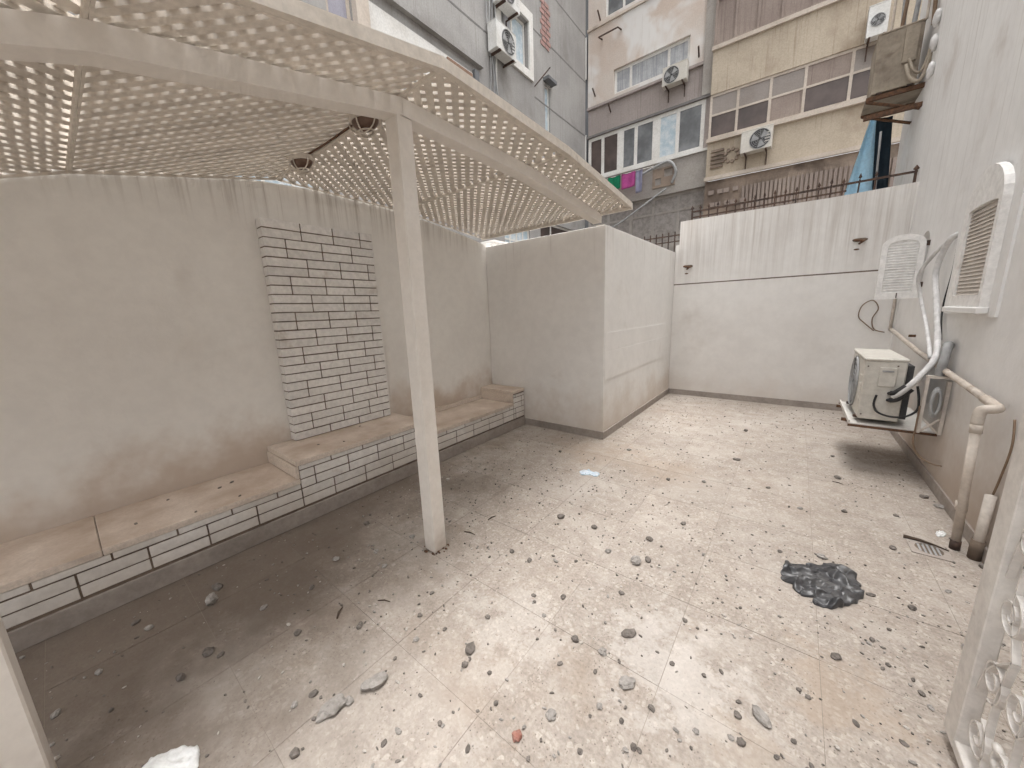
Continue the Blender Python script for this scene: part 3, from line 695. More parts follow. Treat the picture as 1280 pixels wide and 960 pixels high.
for z in (2.60, 2.70): obj('rail', bmbox(-2.35, -1.62, 7.0, 7.02, z, z + .018), M['iron'], r2)
for k in range(7): obj('picket', bmbox(-2.33 + k * .105, -2.316 + k * .105, 6.995, 7.025, 1.9, 2.77), M['iron'], r2)
tag(obj('neighbour_wall', bmbox(-3.2, -1.5, 7.1, 7.25, -.05, 2.55), M['b_concrete']), 'low concrete wall behind the small iron railing', 'wall')
# blue tarpaulin
tp = empty('blue_tarpaulin', (.7, 8.0, 3)); tag(tp, 'light blue tarpaulin hanging behind the railing under the old unit', 'tarpaulin')
def sheet(pts4, n, m_, amp, fr_, mt, name, parent, th=.006):
    A, B, C, D = [Vector(p) for p in pts4]; b = BM(); G = []
    nr = (B - A).cross(D - A).normalized()
    for i in range(n + 1):
        row = []
        for j in range(m_ + 1):
            s, t = i / n, j / m_; p_ = (A * (1 - s) + B * s) * (1 - t) + (D * (1 - s) + C * s) * t
            row.append(b.verts.new(p_ + nr * amp * (math.sin(s * fr_ + 1.3 * math.sin(t * 2)) + .5 * noise.noise(p_ * 4))))
        G.append(row)
    for i in range(n):
        for j in range(m_): b.faces.new((G[i][j], G[i + 1][j], G[i + 1][j + 1], G[i][j + 1]))
    bmesh.ops.solidify(b, geom=b.faces[:], thickness=th)
    return obj(name, b, M[mt], parent, True)
sheet([(.34, 7.95, 2.7), (.76, 8.0, 2.7), (.66, 8.02, 4.15), (.60, 7.98, 4.15)], 14, 20, .025, 9, 'tarp_light', 'light_sheet', tp)
sheet([(.74, 8.06, 2.7), (.93, 8.1, 2.7), (.84, 8.1, 4.1), (.66, 8.08, 4.1)], 8, 16, .012, 14, 'tarp_dark', 'dark_sheet', tp)
obj('pole', bmtube([(.775, 8.0, 2.7), (.73, 8.02, 3.9)], .014, 6), M['hose_grey'], tp, True)

# ------------------------------------------------------------------ gate leaf at the right edge
gt = empty('iron_gate', (.56, 1.2, 0)); tag(gt, 'white wrought iron gate leaf with scrolls at the right edge', 'gate')
GX = .555
obj('stile', bmbox(GX - .02, GX + .02, 1.575, 1.665, .045, 2.0, bev=.003), M['gate_paint'], gt)
obj('stile', bmbox(GX - .02, GX + .02, .72, .80, .045, 2.0, bev=.003), M['gate_paint'], gt)
obj('bottom_rail', bmbox(GX - .0195, GX + .0195, .8005, 1.5745, .046, .085, bev=.003), M['gate_paint'], gt)
obj('middle_rail', bmbox(GX - .0195, GX + .0195, .8005, 1.5745, 1.02, 1.06, bev=.003), M['gate_paint'], gt)
obj('top_rail', bmbox(GX - .0195, GX + .0195, .8005, 1.5745, 1.96, 2.0, bev=.003), M['gate_paint'], gt)
def scroll(cy, cz, r0, r1, a0, a1, n=30):
    """flat bar spiral in the plane of the leaf"""
    pts = []
    for k in range(n + 1):
        t = k / n; a = a0 + (a1 - a0) * t; r = r0 + (r1 - r0) * t
        pts.append((GX, cy + r * math.cos(a), cz + r * math.sin(a)))
    b = BM(); flatbar(b, pts, .016, .0055, (1, 0, 0)); return b
pi = math.pi
def S(cy, cz, r0, sgn=1, a0=0): obj('scroll', scroll(cy, cz, r0, r0 * .2, a0, a0 + sgn * 3.3 * pi), M['gate_paint'], gt)
for cz, mir in ((.19, 1), (.40, -1), (.62, 1), (.84, -1)):
    S(1.505, cz, .068, mir, pi / 2 * mir); S(1.37, cz + .03, .07, -mir, -pi / 2 * mir)
    S(1.25, cz - .02, .062, mir, pi / 2 * mir); S(1.12, cz + .03, .065, -mir, -pi / 2 * mir); S(.98, cz, .062, mir, pi / 2 * mir); S(.87, cz, .05, -mir, pi / 2)
for y0_, z0_, y1_, z1_ in ((1.57, .30, 1.44, .52), (1.44, .52, 1.50, .78), (1.44, .10, 1.44, .52), (1.57, .70, 1.45, 1.0), (1.30, .10, 1.32, .55), (1.32, .55, 1.20, 1.0), (1.10, .1, 1.05, .9), (.93, .1, .95, .98)):
    pts = smooth_path([(GX, y0_, z0_), (GX, (y0_ + y1_) / 2 + .03, (z0_ + z1_) / 2), (GX, y1_, z1_)], 8)
    b = BM(); flatbar(b, pts, .016, .0055, (1, 0, 0)); obj('stem', b, M['gate_paint'], gt)
for cz in (1.2, 1.45, 1.7):
    for q in range(5): S(1.5 - q * .145, cz, .066, 1 if q % 2 else -1, pi / 2)
for y_, z_ in ((1.40, .215), (1.35, .235), (1.41, .26), (1.36, .19)):
    b = BM(); bmesh.ops.create_uvsphere(b, u_segments=8, v_segments=5, radius=.022, matrix=Matrix.Translation((GX, y_, z_)) @ Matrix.Diagonal((.5, 1, .7, 1)))
    obj('leaf_boss', b, M['gate_paint'], gt, True)

# ------------------------------------------------------------------ floor drain
dr = empty('floor_drain', (.765, 3.03, 0)); tag(dr, 'square metal floor drain with round grate beside the pipe foot', 'drain')
fd = lambda u, n, v: Vector((.765 + u, 3.03 + v, n))
obj('frame', plate(rect(-.085, .085, -.085, .085), [[(.06 * math.cos(2 * pi * k / 20), .06 * math.sin(2 * pi * k / 20)) for k in range(20)]], fd, .0015, .005), M['skirting'], dr)
b = BM(); disc(b, (.765, 3.03, .0018), (0, 0, 1), .059, 20); obj('pit', b, M['mortar'], dr)
for k in range(5):
    x = -.04 + k * .02; h = math.sqrt(.058 ** 2 - x * x)
    obj('grate_bar', bmbox(.765 + x - .005, .765 + x + .005, 3.03 - h, 3.03 + h, .002, .0045), M['hose_grey'], dr)
tag(obj('twig', bmtube([(.67, 3.11, .012), (.74, 3.10, .016), (.80, 3.085, .013), (.85, 3.06, .01)], [.011, .008, .005, .003], 6), M['twig']), 'dark twig lying across the floor drain', 'twig')

# ------------------------------------------------------------------ crumpled things
def crumple(outline, mt, hmax, seed, rings=16, seg=84, edge=.01):
    P_ = [Vector((p[0], p[1], 0)) for p in outline]; c = sum(P_, Vector()) / len(P_)
    P_ = smooth_path(P_ + [P_[0]], 8)
    ds = [0]
    for a, q in zip(P_, P_[1:]): ds.append(ds[-1] + (q - a).length)
    def along(t):
        d = t * ds[-1]
        for i in range(len(ds) - 1):
            if ds[i + 1] >= d: return P_[i].lerp(P_[i + 1], (d - ds[i]) / max(ds[i + 1] - ds[i], 1e-9))
        return P_[-1]
    b = BM(); o = Vector((seed * 7.1, seed * 3.3, 0)); prev = None
    size = max((p - c).length for p in P_)
    cen = b.verts.new(c + Vector((0, 0, hmax * .6)))
    for k in range(1, rings + 1):
        row = []
        for s in range(seg):
            e = along(s / seg); t = k / rings
            p = c.lerp(e, t)
            q = (p - c) / size
            qq = Vector((q.x * .8 + q.y * .6, (q.y * .8 - q.x * .6) * 2.4, 0)); rid = 1 - abs(noise.noise(qq * 1.15 + o)) * 2.4; rid2 = 1 - abs(noise.noise(qq * 2.5 + o * 2)) * 2.2
            h = hmax * (.5 * max(rid, 0) ** 1.5 + .32 * max(rid2, 0) ** 1.5 + .06 * noise.noise(q * 9 + o)) * (1 - t ** 5 * .45) + edge * max(0, noise.noise(q * 4 + o * 3)) * t * 2.5
            p = p + Vector((noise.noise(q * 8 + o) * .012, noise.noise(q * 8 - o) * .012, 0)) * (size / .2)
            row.append(b.verts.new((p.x, p.y, max(h, .001) + .002)))
        if prev:
            for s in range(seg): b.faces.new((prev[s], row[s], row[(s + 1) % seg], prev[(s + 1) % seg]))
        else:
            for s in range(seg): b.faces.new((cen, row[s], row[(s + 1) % seg]))
        prev = row
    low = [b.verts.new((v.co.x, v.co.y, .0012)) for v in prev]
    for s in range(seg): b.faces.new((prev[s], low[s], low[(s + 1) % seg], prev[(s + 1) % seg]))
    return b
pxs = [(180, 200), (270, 150), (420, 160), (620, 175), (800, 165), (920, 205), (1060, 310), (1120, 420), (1130, 590), (1000, 655), (860, 700), (700, 690), (560, 640), (540, 560), (450, 550), (330, 480), (310, 400), (165, 350)]
ol = [at(960 + x / 9.846, 690 + y / 9.846, 2, .0) for x, y in pxs]
bag = obj('plastic_bag', crumple(ol, None, .042, 3, 34, 170, .02), M['bag'], None, True); tag(bag, 'crumpled black plastic bag lying flat on the terrazzo', 'bag')
ol = [at(x, y, 2, 0) for x, y in ((190, 948), (215, 940), (246, 934), (249, 950), (243, 975), (230, 990), (200, 985), (178, 968))]
tag(obj('paper_scrap', crumple(ol, None, .02, 5, 10, 60), M['paper'], None, True), 'torn white paper scrap on the dirty floor near the white post', 'paper')
ol = [at(x, y, 2, 0) for x, y in ((724, 590), (732, 588), (741, 590), (749, 592), (746, 596), (736, 594), (727, 594))]
tag(obj('wrapper', crumple(ol, None, .012, 9, 6, 40), M['wrap_blue'], None, True), 'pale blue plastic wrapper on the floor in front of the white block', 'wrapper')
ol = [at(x, y, 2, 0) for x, y in ((1169, 667), (1175, 665), (1182, 667), (1180, 671), (1172, 671))]
tag(obj('paper_scrap', crumple(ol, None, .008, 11, 5, 30), M['paper'], None, True), 'tiny white scrap on the floor just beyond the drain', 'paper')

# ------------------------------------------------------------------ stones
def rock_me(seed, flat=.6, mt='stone_dark', sub=2):
    b = BM(); bmesh.ops.create_icosphere(b, subdivisions=sub, radius=1)
    o = Vector((seed * 5.3, seed * 1.7, seed * 2.9))
    for v in b.verts:
        d = v.co.normalized(); k = 1 + .45 * noise.noise(d * 1.3 + o) + .22 * noise.noise(d * 3.1 + o)
        v.co = d * k; v.co.z *= flat
    zm = min(v.co.z for v in b.verts)
    for v in b.verts: v.co.z = max(v.co.z - zm * .62, 0)
    me = bpy.data.meshes.new('stone'); b.to_mesh(me); b.free(); me.materials.append(M[mt]); return me
rk = {m_: [rock_me(i * 3 + j + 1, .55 + .1 * (i % 3), m_, 3 if m_ == 'stone_grey' else 2) for i in range(5)] for j, m_ in enumerate(('stone_dark', 'stone_grey', 'stone_light', 'stone_red'))}
def region(px, py):
    if py < 625: return 'far out before the high end wall' if px > 760 else 'before the white corner block'
    if px < 300: return 'in the shade close to the bench'
    if px < 520: return 'in the shade left of the pergola post'
    if px > 1085: return 'near the drain and house wall'
    if px > 960: return 'around the black plastic bag'
    if py < 720: return 'right of the pergola post'
    if py < 830: return 'in the middle of the open floor'
    return 'near the bottom middle of the floor' if px > 640 else 'near the grey mortar lumps'
def stone(px, py, w, mt, label, group=None, asp=1.0, rz=None, cat='stone'):
    p = at(px, py, 2, 0); depth = (p - CAM).dot(f_)
    s = w * .40 * depth / 446.12
    o = inst('stone', random.choice(rk[mt]), None, (p.x, p.y, .0), (0, 0, random.uniform(0, 6.28) if rz is None else rz), (s * asp, s / asp ** .5, s))
    tag(o, label, cat, group); return o
G1 = 'stone chips scattered over the terrazzo'
big = [(470, 855, 24, 'stone_grey', 'largest grey mortar lump on the left part of the floor', 1.35), (416, 887, 26, 'stone_grey', 'long pale grey lump left of the largest mortar lump', 1.5),
       (437, 878, 11, 'stone_grey', 'small grey lump touching the long pale lump', 1.1),
       (783, 856, 17, 'stone_grey', 'grey double lump below the middle of the floor', 1.3), (689, 895, 14, 'stone_grey', 'round grey stone near the bottom middle of the floor', 1),
       (646, 922, 14, 'stone_red', 'reddish brick fragment near the bottom edge', 1.1), (795, 703, 14, 'stone_grey', 'grey stone with a smaller one at its side right of the post', 1.2),
       (810, 701, 9, 'stone_dark', 'small dark stone beside the grey stone right of the post', 1.2), (786, 793, 15, 'stone_dark', 'dark wedge shaped stone in the middle of the floor', 1.4),
       (719, 800, 10, 'stone_dark', 'upright dark chip left of the wedge shaped stone', 1), (753, 816, 11, 'stone_grey', 'pale tipped chip between two darker stones', 1),
       (588, 812, 15, 'stone_dark', 'dark crumbly cluster in the middle left of the floor', 1.2), (581, 832, 9, 'stone_dark', 'dark pebble just below the crumbly cluster', 1),
       (701, 647, 10, 'stone_dark', 'dark pebble right of the post foot', 1), (743, 660, 8, 'stone_dark', 'small black pebble between post and back wall', 1), (812, 675, 9, 'stone_dark', 'black pebble above the grey stone pair', 1),
       (1027, 697, 10, 'stone_grey', 'grey pebble just above the black plastic bag', 1.2), (1209, 812, 12, 'stone_grey', 'grey pebble beside the gate foot', 1), (1045, 822, 11, 'stone_dark', 'dark chip on the floor joint below the bag', 1.3),
       (952, 899, 17, 'stone_grey', 'long grey chip at the bottom right of the floor', 1.5), (922, 895, 10, 'stone_dark', 'small dark chip left of the long grey chip', 1), (926, 929, 11, 'stone_dark', 'dark chip at the bottom edge right of centre', 1), (914, 923, 8, 'stone_grey', 'tiny grey chip beside the bottom edge dark chip', 1),
       (1140, 761, 9, 'stone_dark', 'dark pebble right of the black bag', 1.1), (1116, 686, 8, 'stone_dark', 'dark pebble left of the floor drain', 1.1), (1229, 709, 10, 'stone_dark', 'dark lump at the wall foot near the gate', 1.2),
       (272, 735, 12, 'stone_dark', 'dark stone on the floor near the bench', 1.3), (265, 752, 15, 'stone_grey', 'flat grey stone next to the dark one near the bench', 1.3), (372, 792, 10, 'stone_dark', 'dark pebble left of the black stick', 1),
       (261, 816, 14, 'stone_dark', 'dark clod in the shaded left floor', 1.1), (226, 848, 11, 'stone_dark', 'dark clod below the larger shaded clod', 1.3), (369, 943, 13, 'stone_dark', 'dark angular stone near the bottom edge on the left', 1)]
for a in big: stone(a[0], a[1], a[2] * 1.12, a[3], a[4] , asp=a[5])
small = [(498, 915, 8), (585, 937, 8), (792, 935, 9), (799, 939, 7), (856, 776, 7), (815, 887, 7), (749, 884, 8), (777, 902, 7), (870, 915, 8), (760, 690, 8), (777, 742, 8), (458, 655, 8), (481, 708, 7), (610, 772, 7), (704, 747, 8), (450, 783, 9),
         (1088, 744, 8), (1152, 868, 8), (1163, 885, 7), (992, 927, 7), (921, 575, 7), (1155, 622, 9), (1174, 634, 9), (854, 655, 7), (814, 886, 8), (1047, 598, 7), (932, 539, 6), (1041, 571, 5), (276, 819, 8), (170, 779, 9), (187, 786, 8), (124, 841, 8), (392, 868, 11), (368, 882, 9), (70, 894, 10),
         (700, 565, 5), (880, 603, 5), (786, 563, 5), (960, 610, 5), (835, 600, 6), (640, 690, 7), (662, 701, 7), (695, 702, 6), (720, 702, 5), (667, 745, 6), (668, 753, 5), (1055, 640, 6), (1000, 636, 6), (975, 690, 6), (1120, 645, 6), (1090, 800, 7), (1010, 872, 7), (1110, 832, 6), (540, 742, 6), (525, 770, 7), (520, 800, 7), (556, 787, 6), (612, 842, 6), (700, 830, 7), (744, 840, 6), (840, 830, 7), (880, 845, 6), (480, 930, 8), (550, 905, 7), (620, 880, 7), (725, 940, 8), (680, 770, 6), (470, 690, 7), (515, 672, 7), (420, 700, 8), (390, 735, 7), (330, 760, 8), (1185, 740, 6), (1070, 905, 8), (1130, 930, 8)]
for x, y, s in small:
    stone(x, y, s * 1.1, random.choice(('stone_dark', 'stone_dark', 'stone_grey')), random.choice(('small', 'tiny')) + ' stone chip ' + region(x, y), G1, random.uniform(.9, 1.35))
for x, y, s in ((361, 781, 6), (70, 950, 9), (545, 690, 5), (430, 832, 5), (905, 770, 6), (560, 600, 5)):
    stone(x, y, s, 'stone_light', 'pale plaster crumb ' + region(x, y), 'pale plaster crumbs on the floor', 1.3)
for x, y, s in ((568 - 30, 563, 7), (300, 620, 7), (275, 610, 8), (245, 640, 7), (430, 552, 5), (450, 533, 5), (398, 556, 5), (170, 655, 8), (210, 625, 7), (290, 603, 9)):
    zz = .352 if x < 378 else (.49 if x < 515 else .347)
    p = at(x, y, 2, zz); s2 = s * .26 * (p - CAM).dot(f_) / 446.12
    o = inst('stone', random.choice(rk['stone_dark']), None, (p.x, p.y, zz), (0, 0, random.uniform(0, 6)), (s2 * 1.2, s2 * .8, s2 * .7))
    tag(o, 'small dark crumb on the ' + ('near low seat' if zz == .352 else 'raised middle seat under the pillar' if zz == .49 else 'far low seat') + ' of the bench', 'stone', 'dark crumbs on the bench')
def twig(px, py, ln, rz, label, th=.006):
    th *= .65; ln *= .8
    p = at(px, py, 2, 0); d = Vector((math.cos(rz), math.sin(rz), 0)); q = Vector((-d.y, d.x, 0))
    tag(obj('twig', bmtube([p - d * ln / 2 + Vector((0, 0, th)), p + q * ln * .08 + Vector((0, 0, th * 1.6)), p + d * ln / 2 + Vector((0, 0, th))], [th * .7, th, th * .5], 6), M['twig']), label, 'twig')
twig(425, 767, .085, 2.3, 'short black stick on the floor left of the post', .009)
twig(615, 648, .09, 1.4, 'bent dark twig on the floor right of the post foot', .007)
twig(587, 667, .11, .2, 'thin dark twig lying by the post foot', .006)
twig(480, 752, .09, .5, 'thin brown twig in the shade below the post', .005)
twig(1047, 604, .09, -.3, 'thin dark twig on the floor in front of the air conditioner', .005)

# fine grit over everything
gb = BM(); rnd = random.Random(4)
base_ico = BM(); bmesh.ops.create_icosphere(base_ico, subdivisions=1, radius=1); IV = [v.co.copy() for v in base_ico.verts]; IFc = [[v.index for v in f.verts] for f in base_ico.faces]; base_ico.free()
cnt = 0
while cnt < 4200:
    x, y = rnd.uniform(-2.72, .95), rnd.uniform(-.4, 6.35)
    if x < XB + .02 and y > YB - .03: continue
    dens = .28 + .72 * max(0, noise.noise(Vector((x * 1.1, y * 1.1, 3.3))) + .35)
    if rnd.random() > dens * (1 if y < 2.6 else .42): continue
    s = rnd.choice((.0022, .0028, .0035, .0045, .006, .0075)) * rnd.uniform(.7, 1.3)
    a = rnd.uniform(0, 6.28); ca, sa = math.cos(a), math.sin(a); sx, sy_, sz = s * rnd.uniform(.8, 1.6), s * rnd.uniform(.6, 1), s * rnd.uniform(.4, .8)
    vs = []
    for v in IV:
        q = v * rnd.uniform(.75, 1.2); X, Y = q.x * sx, q.y * sy_
        vs.append(gb.verts.new((x + X * ca - Y * sa, y + X * sa + Y * ca, .0005 + sz * .7 + q.z * sz)))
    mi = rnd.choice((0, 0, 0, 1, 1, 2))
    for f in IFc:
        ff = gb.faces.new([vs[i] for i in f]); ff.material_index = mi
    cnt += 1
tag(obj('loose_grit', gb, [M['stone_dark'], M['stone_grey'], M['stone_light']]), 'fine dark grit and crumbs scattered over the terrazzo floor', 'grit', kind='stuff')

# ------------------------------------------------------------------ buildings beyond
def window(parent, f, u0, u1, v0, v1, mull=(), frame='b_whiteframe', pane='glass_grey', fw=.06, nd=.10, hor=(), panes=None, proud=0):
    """frame set back by nd; mull = vertical bar positions (fractions), hor = horizontal ones"""
    b = BM()
    n0, n1 = nd - proud, nd + .05
    box(b, u0, u1, n0, n1, v0, v0 + fw, f=f); box(b, u0, u1, n0, n1, v1 - fw, v1, f=f)
    box(b, u0, u0 + fw, n0, n1, v0 + fw, v1 - fw, f=f); box(b, u1 - fw, u1, n0, n1, v0 + fw, v1 - fw, f=f)
    us = [u0 + fw] ; cells = []
    for m_ in mull:
        mw = fw if not isinstance(m_, tuple) else m_[1]; mm = m_ if not isinstance(m_, tuple) else m_[0]
        c = u0 + (u1 - u0) * mm; box(b, c - mw / 2, c + mw / 2, n0 + .003, n1, v0 + fw, v1 - fw, f=f); cells.append((us[-1], c - mw / 2)); us.append(c + mw / 2)
    cells.append((us[-1], u1 - fw)); rows = []; vs = [v0 + fw]
    for h in hor:
        c = v0 + (v1 - v0) * h; box(b, u0 + fw, u1 - fw, n0 + .006, n1, c - fw * .4, c + fw * .4, f=f); rows.append((vs[-1], c - fw * .4)); vs.append(c + fw * .4)
    rows.append((vs[-1], v1 - fw))
    wo_ = obj('window', b, M[frame], parent); i = 0
    for ra, rb in rows:
        for ca, cb in cells:
            mt = panes[i % len(panes)] if panes else pane; i += 1
            b = BM(); box(b, ca, cb, nd + .025, nd + .035, ra, rb, f=f); obj('pane', b, M[mt], wo_)
    return wo_
# --- middle building (faces us across the lane)
YM = 16.0
fm = lambda u, n, v: Vector((u, YM + n, v))
mb = empty('apartment_building', (-5.6, YM, 0)); tag(mb, 'peach and white apartment facade with glazed white balcony and laundry', 'building')
holes_m = [rect(-6.78, -3.92, 10.13, 11.03), rect(-7.83, -3.32, 7.14, 8.80), rect(-7.2, -5.7, 13.0, 14.4), rect(-6.78, -3.92, 13.1, 14.0)[:0] or rect(-4.9, -3.9, 13.2, 14.3)]
obj('wall', plate(rect(-7.93, -3.10, 9.98, 22), [holes_m[0], holes_m[2], holes_m[3]], fm, 0, .3), M['b_peach'], mb)
obj('spandrel', plate(rect(-7.93, -3.10, 8.84, 9.975), [], fm, .05, .3), M['b_brown'], mb)
obj('balcony_panel', plate(rect(-7.93, -3.10, 5.86, 7.09), [], fm, -.02, .3), M['b_concrete'], mb)
obj('side_strip', plate(rect(-3.28, -3.10, 7.0905, 8.8395), [], fm, .02, .3), M['b_brown'], mb)
obj('slab_edge', plate(rect(-7.95, -3.10, 9.90, 9.99), [], fm, -.06, .049), M['b_brown'], mb)
obj('slab_edge', plate(rect(-7.95, -3.10, 12.78, 12.87), [], fm, -.06, -.001), M['b_trim'], mb)
obj('slab_edge', plate(rect(-7.95, -3.10, 8.80, 8.88), [], fm, -.07, .048), M['b_groove'], mb)
obj('slab_edge', plate(rect(-7.95, -3.10, 7.06, 7.14), [], fm, -.08, -.021), M['b_whiteframe'], mb)
window(mb, fm, -6.78, -3.92, 10.13, 11.03, (.235, .74), panes=['curtain'], fw=.09)
window(mb, fm, -7.2, -5.7, 13.0, 14.4, (.5,), pane='glass_grey', fw=.09)
window(mb, fm, -4.9, -3.9, 13.2, 14.3, (.5,), pane='glass_grey', fw=.09)
window(mb, fm, -7.90, -3.285, 7.145, 8.795, (.145, (.315, .28), .455, (.63, .30), .80), panes=['glass_dark', 'glass_dark', 'glass_grey', 'glass_grey', 'curtain_blue', 'glass_grey'], fw=.13, nd=.02)
lo = window(mb, fm, -7.93, -3.10, 4.0, 5.86, (.2, (.41, .14), .6, .8), panes=['b_net'], frame='b_concrete', fw=.10, nd=.12, hor=(.66,))
obj('ground_storey', plate(rect(-7.93, -3.10, -.06, 3.999), [], fm, .06, .3), M['b_concrete'], mb)
obj('corner_pilaster', plate(rect(-3.42, -3.12, 8.885, 17), [], fm, -.08, -.002), M['b_concrete'], mb)
obj('plaster_relief', plate(rect(-5.05, -4.2, 6.15, 6.85), [rect(-4.95, -4.72, 6.25, 6.5), rect(-4.62, -4.3, 6.5, 6.78)], fm, -.06, -.0205), M['b_tan'], mb)
ac_unit('white air conditioner box under the curtained window of the peach facade', (-4.74, YM - .36, 9.50), 0, .84, .62, .30, 'ac_cream')
cable('hose', 'grey hose arching from the concrete balcony panel down to the left',
      [(-4.3, YM - .1, 6.2), (-4.15, YM - .2, 6.6), (-4.4, YM - .25, 6.95), (-4.9, YM - .2, 6.9), (-5.5, YM - .15, 6.75)], .05, 'hose_grey', 'hose')
cable('hose', 'pale cable sagging across the ground floor nets', [(-4.5, YM - .12, 6.05), (-5.4, YM - .3, 5.5), (-6.4, YM - .3, 5.0), (-7.4, YM - .2, 4.75)], .035, 'hose_grey', 'hose')
ln = empty('drying_line', (-6.1, YM - .3, 6.95)); tag(ln, 'white drying line frame below the glazed balcony', 'drying line')
obj('line', bmtube([(-7.4, YM - .45, 6.86), (-4.9, YM - .45, 6.86)], .015, 5), M['b_whiteframe'], ln)
for x in (-7.3, -5.0): obj('arm', bmtube([(x, YM - .02, 6.9), (x, YM - .47, 6.86)], .02, 5), M['b_whiteframe'], ln)
for x0_, x1_, z0_, mt, lb in ((-7.0, -6.78, 6.45, 'cl_white', 'small white cloth at the left end of the drying line'), (-6.75, -6.22, 6.33, 'cl_green', 'green towel hanging on the drying line'), (-6.17, -5.6, 6.28, 'cl_pink', 'pink towel hanging on the drying line'), (-5.58, -5.32, 6.02, 'cl_lav', 'lavender cloth hanging at the right end of the line')):
    tag(sheet([(x0_, YM - .46, z0_), (x1_, YM - .46, z0_ + .03), (x1_, YM - .46, 6.865), (x0_, YM - .46, 6.865)], 10, 8, .02, 8, mt, 'towel', None, .012), lb, 'towel', 'laundry on the drying line')
for x, z in ((-7.6, 10.35), (-6.9, 9.55), (-3.6, 10.2), (-7.4, 13.0)):
    obj('wall_hook', bmtube([(x, YM + .02, z), (x + .05, YM - .35, z + .15)], .03, 5), M['iron'], mb)
obj('empty_bracket', bmtube([(-7.3, YM + .02, 12.3), (-7.3, YM - .35, 12.2), (-6.5, YM - .35, 12.2), (-6.5, YM + .02, 12.3)], .03, 5), M['iron'], mb)

# --- right building, ochre with brown glazed balconies
rb = empty('apartment_building', (-1, YM, 0)); tag(rb, 'ochre apartment facade with brown framed glazed balconies', 'building')
fo = lambda u, n, v: Vector((u, YM - .25 + n, v + (u + 3.1) * -.02))
U0, U1 = -3.09, 3.2
obj('balcony_panel', plate(rect(U0, U1, 8.72, 10.06), [], fo, 0, .3), M['b_yellow'], rb)
obj('balcony_panel', plate(rect(U0, U1, 6.0, 7.20), [], fo, .02, .3), M['b_yellow'], rb)
obj('wall', plate(rect(U0, U1, 12.9, 22), [], fo, 0, .3), M['b_yellow'], rb)
obj('slab_edge', plate(rect(U0 - .03, U1, 10.04, 10.16), [], fo, -.08, -.001), M['b_trim'], rb)
obj('slab_edge', plate(rect(U0 - .03, U1, 7.18, 7.30), [], fo, -.10, .019), M['b_trim'], rb)
obj('slab_edge', plate(rect(U0 - .03, U1, 5.92, 6.04), [], fo, -.10, .019), M['b_trim'], rb)
obj('lower_panel', plate(rect(U0, U1, 4.3, 5.919), [], fo, .04, .3), M['b_tan'], rb)
obj('ground_storey', plate(rect(U0, U1, .15, 4.299), [], fo, .10, .3), M['b_tan'], rb)
window(rb, fo, U0, U1, 7.305, 8.715, (.135, .28, .42, .59, .76, .9), panes=['glass_dark', 'glass_dark', 'b_panel', 'glass_dark', 'glass_dark', 'glass_dark', 'b_panel', 'b_frost', 'b_frost', 'b_frost', 'b_panel', 'b_frost', 'b_frost', 'b_frost'], frame='b_trim', fw=.075, nd=.03, hor=(.54,))
window(rb, fo, U0, U1, 10.165, 12.895, (.1, .2, .3, .42, .56, .7, .85), panes=['b_panel'], frame='b_panel', fw=.07, nd=.03, hor=(.5,), proud=.03)
# a slatted strip at the foot
for k in range(34):
    x = -1.9 + k * .115
    obj('strip', plate(rect(x, x + .075, 4.35, 5.55), [], fo, -.02, .039), M['b_panel'], rb)
for k in range(9):
    a = 2 * pi * k / 9
    obj('relief_knob', bmtube([fo(-2.3 + .2 * math.cos(a), .03, 6.62 + .2 * math.sin(a)), fo(-2.3 + .2 * math.cos(a), -.05, 6.62 + .2 * math.sin(a))], .06, 6), M['b_tan'], rb)
for k in range(5): obj('relief_bar', plate(rect(-2.95, -2.55 + .03 * (k % 2), 6.32 + k * .13, 6.39 + k * .13), [], fo, -.045, .0195), M['b_tan'], rb)
for k in range(14):
    x = -2.95 + (k % 5) * .24 + .05 * (k % 2); z = 4.6 + (k // 5) * .42
    obj('relief_bar', plate(rect(x, x + .17, z, z + .14), [], fo, -.03, .0395), M['b_panel'], rb)
ac_unit('white air conditioner under the ochre balcony windows beside the plaster relief', (-2.0, YM - .66, 6.42), 0, .86, .68, .30, 'ac_cream', fan_x=.62)
ac_unit('small grey air conditioner high on the ochre facade near the old unit', (.80, YM - .66, 8.55), 0, .42, .78, .28, fan_x=.5)
# --- left building, grey, along the lane
XG = -8.0
fg = lambda u, n, v: Vector((XG - n, u, v))
gb_ = empty('grey_building', (XG, 8, 0)); tag(gb_, 'grey rendered apartment block beyond the pergola with white window', 'building')
hg = [rect(10.15, 11.65, 9.55, 11.0), rect(4.55, 5.1, 7.0, 9.2), rect(2.4, 4.0, 3.6, 4.6), rect(10.0, 11.5, 3.5, 4.45), rect(12.65, 13.0, 7.6, 9.6), rect(12.2, 15.2, 3.6, 4.9)]
obj('wall', plate(rect(-6, 15.9, -.06, 36), hg, fg, 0, .35), M['b_grey'], gb_)
window(gb_, fg, 10.16, 11.64, 9.56, 10.99, (.52,), panes=['curtain', 'curtain_blue'], fw=.08, nd=.14)
obj('window_surround', plate(rect(9.93, 11.87, 9.32, 11.3), [rect(10.15, 11.65, 9.55, 11.0)], fg, -.07, -.001), M['b_whiteframe'], gb_)
window(gb_, fg, 4.55, 5.1, 7.0, 9.2, (), pane='lilac', fw=.07, frame='b_trim', nd=.05)
window(gb_, fg, 2.4, 4.0, 3.6, 4.6, (.33, .66), pane='curtain_blue', fw=.06, nd=.06)
window(gb_, fg, 10.0, 11.5, 3.5, 4.45, (.25, .5, .75), pane='curtain_blue', fw=.07, nd=.06, hor=(.5,))
window(gb_, fg, 12.65, 13.0, 7.6, 9.6, (), pane='curtain_blue', fw=.05, nd=.06)
